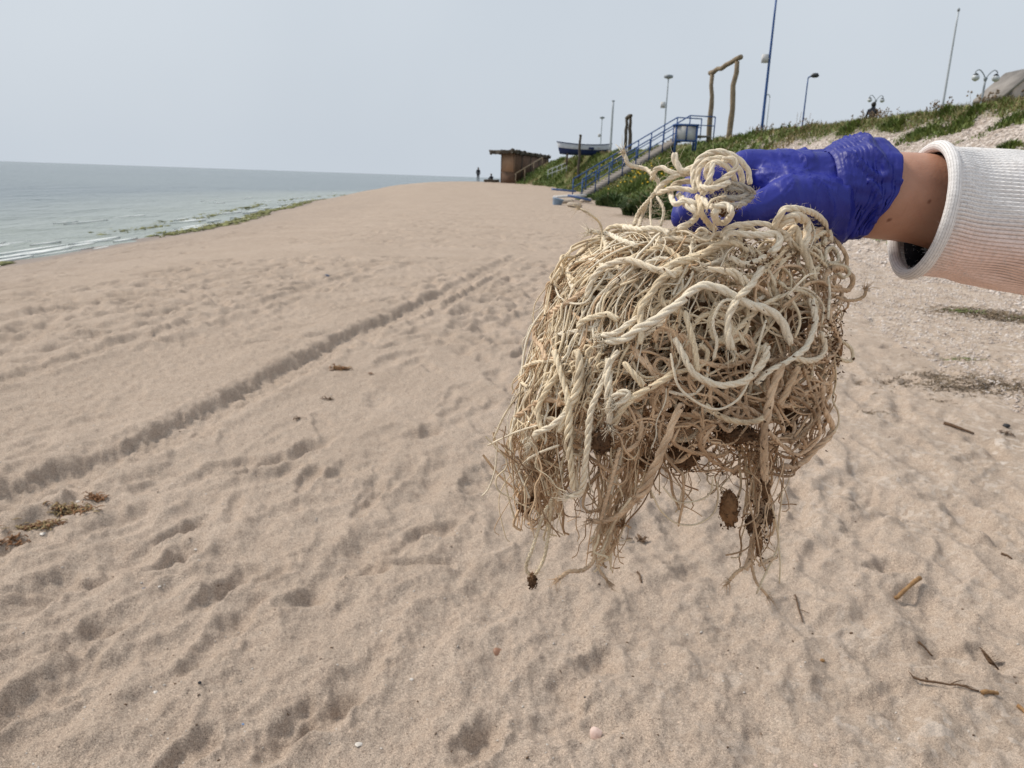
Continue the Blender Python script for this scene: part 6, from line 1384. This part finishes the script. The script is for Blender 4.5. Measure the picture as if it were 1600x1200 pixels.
def bivalve(px, py, s, mat, label, tilt=(0, 0, 0), up=True, cat='shell', group='shells on the sand', depth=.45, lift=.0):
    g = ground_at(px, py); n, m = 12, 16; V = []
    for ii in range(n):
        t = ii / (n - 1)
        for jj in range(m):
            a = (jj / (m - 1) - .5) * 2.5; q = t * (1 + .10 * math.cos(a * 1.5)); rib = 1 + .03 * math.cos(a * 16) * t
            x = math.sin(a) * q * s * .62; y = (math.cos(a) * q - .55) * s; z = depth * s * (1 - (q / 1.15) ** 2) * (.55 + .45 * math.cos(a)) * rib * (t ** .5)
            V.append([x, y, z if up else -z + depth * s * .8])
    V = np.array(V); V[:, 2] -= V[:, 2].min(); i = np.arange(n - 1)[:, None] * m; j = np.arange(m - 1)[None, :]
    F = np.stack([i + j, i + m + j, i + m + j + 1, i + j + 1], -1).reshape(-1, 4)
    o = link('cockle', new_mesh('cockle', V, [F], mat, True)); so = o.modifiers.new('wall', 'SOLIDIFY'); so.thickness = s * .05; so.offset = 0
    o.rotation_euler = tilt; o.location = tuple(g + [0, 0, lift - .0015]); return tag(o, label, cat, group)
bivalve(930, 1150, .034, MSHP, 'open pink shell standing on edge at the bottom of the photo', (.75, -.35, .5), True, lift=.010)
bivalve(777, 1018, .027, MSHB, 'glossy brown shell half buried in the sand below the ropes', (.5, -.3, .9))
bivalve(560, 1163, .021, MSHW, 'smooth white shell near the bottom edge of the photo', (.1, .1, 1.2))
bivalve(643, 1061, .012, MSHW, 'small white shell between the glossy brown shell and the black pebble', (.1, 0, .2))
bivalve(243, 1081, .012, MSHW, 'small long white shell left of the black pebble', (.1, .2, -1.1))
bivalve(306, 858, .013, MSHW, 'round white shell beside a dark hollow in the sand', (.3, 0, .4))
bivalve(249, 916, .012, MSHW, 'flat white shell piece next to blue grey shell fragments', (.1, .1, -1.2))
bivalve(225, 920, .016, MMUS, 'blue grey mussel fragment lying left of a white shell piece', (.2, .1, -.9))
bivalve(67, 834, .024, MSHW, 'white shell at the lower end of the seaweed trail', (.2, .1, -.9))
bivalve(121, 784, .022, MSHW, 'white shell above the upper end of the seaweed trail', (.2, .1, -1.2))
bivalve(511, 431, .075, MMUS, 'dark blue shell far off on the smooth sand beyond the wheel rut', (.4, .2, .3))
bivalve(1430, 903, .008, MSHW, 'tiny white shell chip right of the bent tan stick', (.1, .1, -1.1))
bivalve(1482, 677, .014, MSHW, 'small white shell just below the thin dark stick', (.2, .1, .4))
bivalve(1378, 1138, .006, MSHW, 'tiny white shell chip near the lower right corner', (.1, .1, .5))
bivalve(1275, 1196, .014, MSHP, 'broken pale shell cut by the bottom photo edge', (.3, .1, 1.0))
bivalve(380, 1131, .009, MBCH, 'tiny blue chip lying on the sand near the lower left', (.2, .3, .6), cat='chip', group='coloured chips')
def pebble(px, py, s, mat, label, flat=.7):
    g = ground_at(px, py); n, m = 8, 10; V = []; sd = int(rng.integers(999))
    for ii in range(n):
        ph = np.pi * (ii + .5) / n
        for jj in range(m):
            a = 2 * np.pi * jj / m; d = np.array([math.sin(ph) * math.cos(a), math.sin(ph) * math.sin(a), math.cos(ph)]); q = 1 + .3 * float(vnoise(d[0] * 1.6 + d[2], d[1] * 1.6, sd)); V.append(d * q * s * [1, .8, flat])
    V = np.array(V); i = np.arange(n - 1)[:, None] * m; j = np.arange(m)[None, :]; k = (j + 1) % m
    mb = MB().add(V, np.stack([i + j, i + m + j, i + m + k, i + k], -1).reshape(-1, 4)); mb.T.append(np.array([[0, q, q + 1] for q in range(1, m - 1)] + [[(n - 1) * m, (n - 1) * m + q + 1, (n - 1) * m + q] for q in range(1, m - 1)]))
    o = mb.build('pebble', mat, smooth=True); o.location = tuple(g + [0, 0, s * .3]); return tag(o, label, 'pebble', 'pebbles on the sand')
pebble(312, 1067, .0055, MPEB, 'shiny black pebble alone on the sand at the lower left')
pebble(1572, 667, .022, MPEB, 'black lump resting on a small weed tuft near the photo edge')
pebble(1330, 990, .006, MREED, 'small brown crumb on the sand below the bent tan stick')
pebble(1285, 1033, .008, MSTK, 'small tan wood chip left of the thin slanted twig')
pebble(914, 1090, .004, MPEB, 'tiny black speck above the open pink shell')
def stick(px, py, px2, py2, r0, r1, mat, label, arch=0.0, lift=0.0, lift2=0.0, forks=(), name='stick', cat='stick', group='sticks on the sand'):
    a = ground_at(px, py); b = ground_at(px2, py2); e = thing(name, tuple(a), label, cat, group); n = 10; r0, r1 = r0 * 1.5, r1 * 1.5; t = np.linspace(0, 1, n)[:, None]
    P = a * (1 - t) + b * t + rng.normal(0, r0 * .14, (n, 3)); 
    gz = np.array([ground_z(p[0], p[1]) for p in P]); gz = np.maximum(a[2] * (1 - t[:, 0]) + b[2] * t[:, 0], .7 * gz + .3 * gz.max()); P[:, 2] = gz + r0 * .6 + (lift * (1 - t) + lift2 * t + arch * np.sin(np.pi * t))[:, 0]
    MB().tube(P - a, np.linspace(r0, r1, n) * rng.uniform(.88, 1.12, n), 8).build('shaft', mat, e, True)
    for (tt, dx, dy, dz, l) in forks:
        p = P[int(tt * (n - 1))]; q = p + np.array([dx, dy, dz]) * l; q[2] = max(q[2], ground_z(q[0], q[1]) + r1 * .3)
        MB().tube([p - a, (p + q) / 2 - a + [0, 0, l * .06], q - a], [r1 * .8, r1 * .65, r1 * .3], 6).build('twig', mat, e, True)
    return e
stick(1399, 940, 1436, 912, .0050, .0058, MSTK, 'short bent tan stick poking out of the sand on the right', .008, .0, .022, ((.75, .4, -.3, .1, .022), (.95, .6, .2, .4, .012)))
stick(1426, 1064, 1530, 1082, .0028, .0018, MREED, 'long thin brown reed lying flat near the lower right corner', .004, .003, .002, ((.05, -.2, .8, .2, .03), (.6, .9, .35, .05, .06), (.72, .9, -.3, .0, .05)))
stick(1534, 1084, 1558, 1087, .0050, .0036, MSTK, 'stubby tan stick at the end of the long thin reed', .001)
stick(1434, 1004, 1456, 1030, .0028, .0020, MREED, 'thin slanted brown twig above the long reed', .002, .003, .0)
stick(1475, 663, 1522, 680, .0085, .0035, MREED, 'thin dark stick lying on the sand right of the rope bundle', .004)
stick(1590, 1104, 1604, 1118, .004, .003, MSTK, 'tan twig end at the right photo edge near the corner', .002)
stick(1565, 866, 1580, 874, .0036, .0024, MREED, 'short dark twig near the right photo edge', .001)
stick(996, 895, 1002, 912, .0030, .0018, MREED, 'thin upright looking dark twig below the dangling yarn', .004)
stick(1242, 930, 1254, 975, .0022, .0014, MREED, 'faint forked twig to the right of the longest hanging rope', .002, 0, 0, ((.6, .6, -.5, .0, .05), (.3, -.4, .3, 0, .03)))
def sprig(px, py, s, label):
    g = ground_at(px, py); e = thing('seaweed_sprig', tuple(g), label, 'seaweed', 'seaweed scraps'); ax = np.array([-.45, .55, .55]); ax /= np.linalg.norm(ax)
    MB().tube([np.zeros(3), ax * s * .5 + [0, 0, .003], ax * s], [.0030, .0024, .0014], 6).build('stem', MREED, e, True)
    for k in range(11):
        t = .12 + .08 * k; p = ax * s * t; sd = 1 if k % 2 else -1; d = np.array([.75 * sd + .15, .35 - .2 * sd, .35]); l = s * .45 * (1.1 - t) + .008
        q = p + d * l; w = np.array([.2, -.3, .6]) * l * .26; MB().add([p, (p + q) / 2 + w, q, (p + q) / 2 - w, (p + q) / 2 + [.0, -.0012, 0]], [[0, 1, 4], [1, 2, 4], [2, 3, 4], [3, 0, 4], [0, 3, 1], [1, 3, 2]]).build('frond', MREED, e)
sprig(1560, 1046, .080, 'dark feathery seaweed sprig standing up near the lower right corner')
def weed_scrap(px, py, rx, ry, n, L, mats, label, wid=.12):
    g = ground_at(px, py); e = thing('seaweed_scrap', tuple(g), label, 'seaweed', 'seaweed scraps')
    for mi, mat in enumerate(mats):
        mb = MB()
        for _ in range(n):
            x, y = rng.normal(0, .4, 2) * [rx, ry]; a = rng.uniform(0, 6.28); l = L * rng.uniform(.4, 1.1); p = np.array([x, y, ground_z(g[0] + x, g[1] + y) - g[2] + .005]); d = np.array([math.cos(a), math.sin(a), 0]); w = np.array([-math.sin(a), math.cos(a), 0]) * l * wid
            q1 = p + d * l * .5 + [0, 0, l * rng.uniform(.05, .45)]; q2 = p + d * l + w * rng.normal(0, 1.5) + [0, 0, l * rng.uniform(0, .3)]
            mb.add([p - w * .6, p + w * .6, q1 - w, q1 + w, q2 - w * .5, q2 + w * .5], [[0, 1, 3, 2], [2, 3, 5, 4]])
        o = mb.build('fronds' if mi == 0 else 'pale_fronds', mat, e); o['kind'] = 'stuff'; so = o.modifiers.new('t', 'SOLIDIFY'); so.thickness = L * .03
    return e
weed_scrap(112, 800, .12, .06, 90, .036, (MWEED, MWEEDL), 'upper clump of brown and olive seaweed beside the wheel rut')
weed_scrap(60, 824, .12, .05, 90, .036, (MWEED, MWEEDL), 'middle clump of brown and olive seaweed beside the wheel rut')
weed_scrap(18, 847, .10, .03, 60, .034, (MWEED,), 'thin lower tail of seaweed at the left photo edge')
weed_scrap(150, 779, .06, .04, 60, .036, (MWEED,), 'topmost dark red seaweed clump beside the wheel rut')
weed_scrap(531, 577, .09, .05, 40, .05, (MSTK, MWEED), 'small orange brown seaweed scrap beside the middle of the wheel rut')
weed_scrap(580, 585, .035, .02, 14, .03, (MWEED,), 'tiny brown seaweed scrap to the right of the orange one')
weed_scrap(1000, 846, .03, .02, 14, .035, (MREED,), 'dark torn seaweed scrap under the dangling yarn', .22)
weed_scrap(1572, 678, .06, .03, 30, .04, (MREED,), 'small weed tuft holding the black lump', .06)
weed_scrap(512, 625, .04, .02, 12, .04, (MREED,), 'dark weed crumbs beside the lower wheel rut')
weed_scrap(468, 655, .04, .02, 12, .04, (MREED,), 'second patch of dark weed crumbs nearer the wheel rut')
# shell crumbs and dark flecks spread over the sand
def crumbs(n, mat, name, label, s0, s1, rmax):
    r_ = 1.6 * (rmax / 1.6) ** rng.random(n); t_ = rng.uniform(rad(-46), rad(45), n); x, y = r_ * np.sin(t_), r_ * np.cos(t_); P = np.stack([x, y, gz_many(x, y)], 1)
    stones(P + [0, 0, .0006], rng.uniform(s0, s1, n) * (1 + .10 * r_), .3, mat, name, label)
crumbs(1100, MSHW, 'shell_crumbs', 'tiny white shell crumbs scattered over the sand', .0012, .0055, 12)
crumbs(620, MREED, 'weed_flecks', 'tiny dark weed flecks scattered over the sand', .0014, .0060, 14)
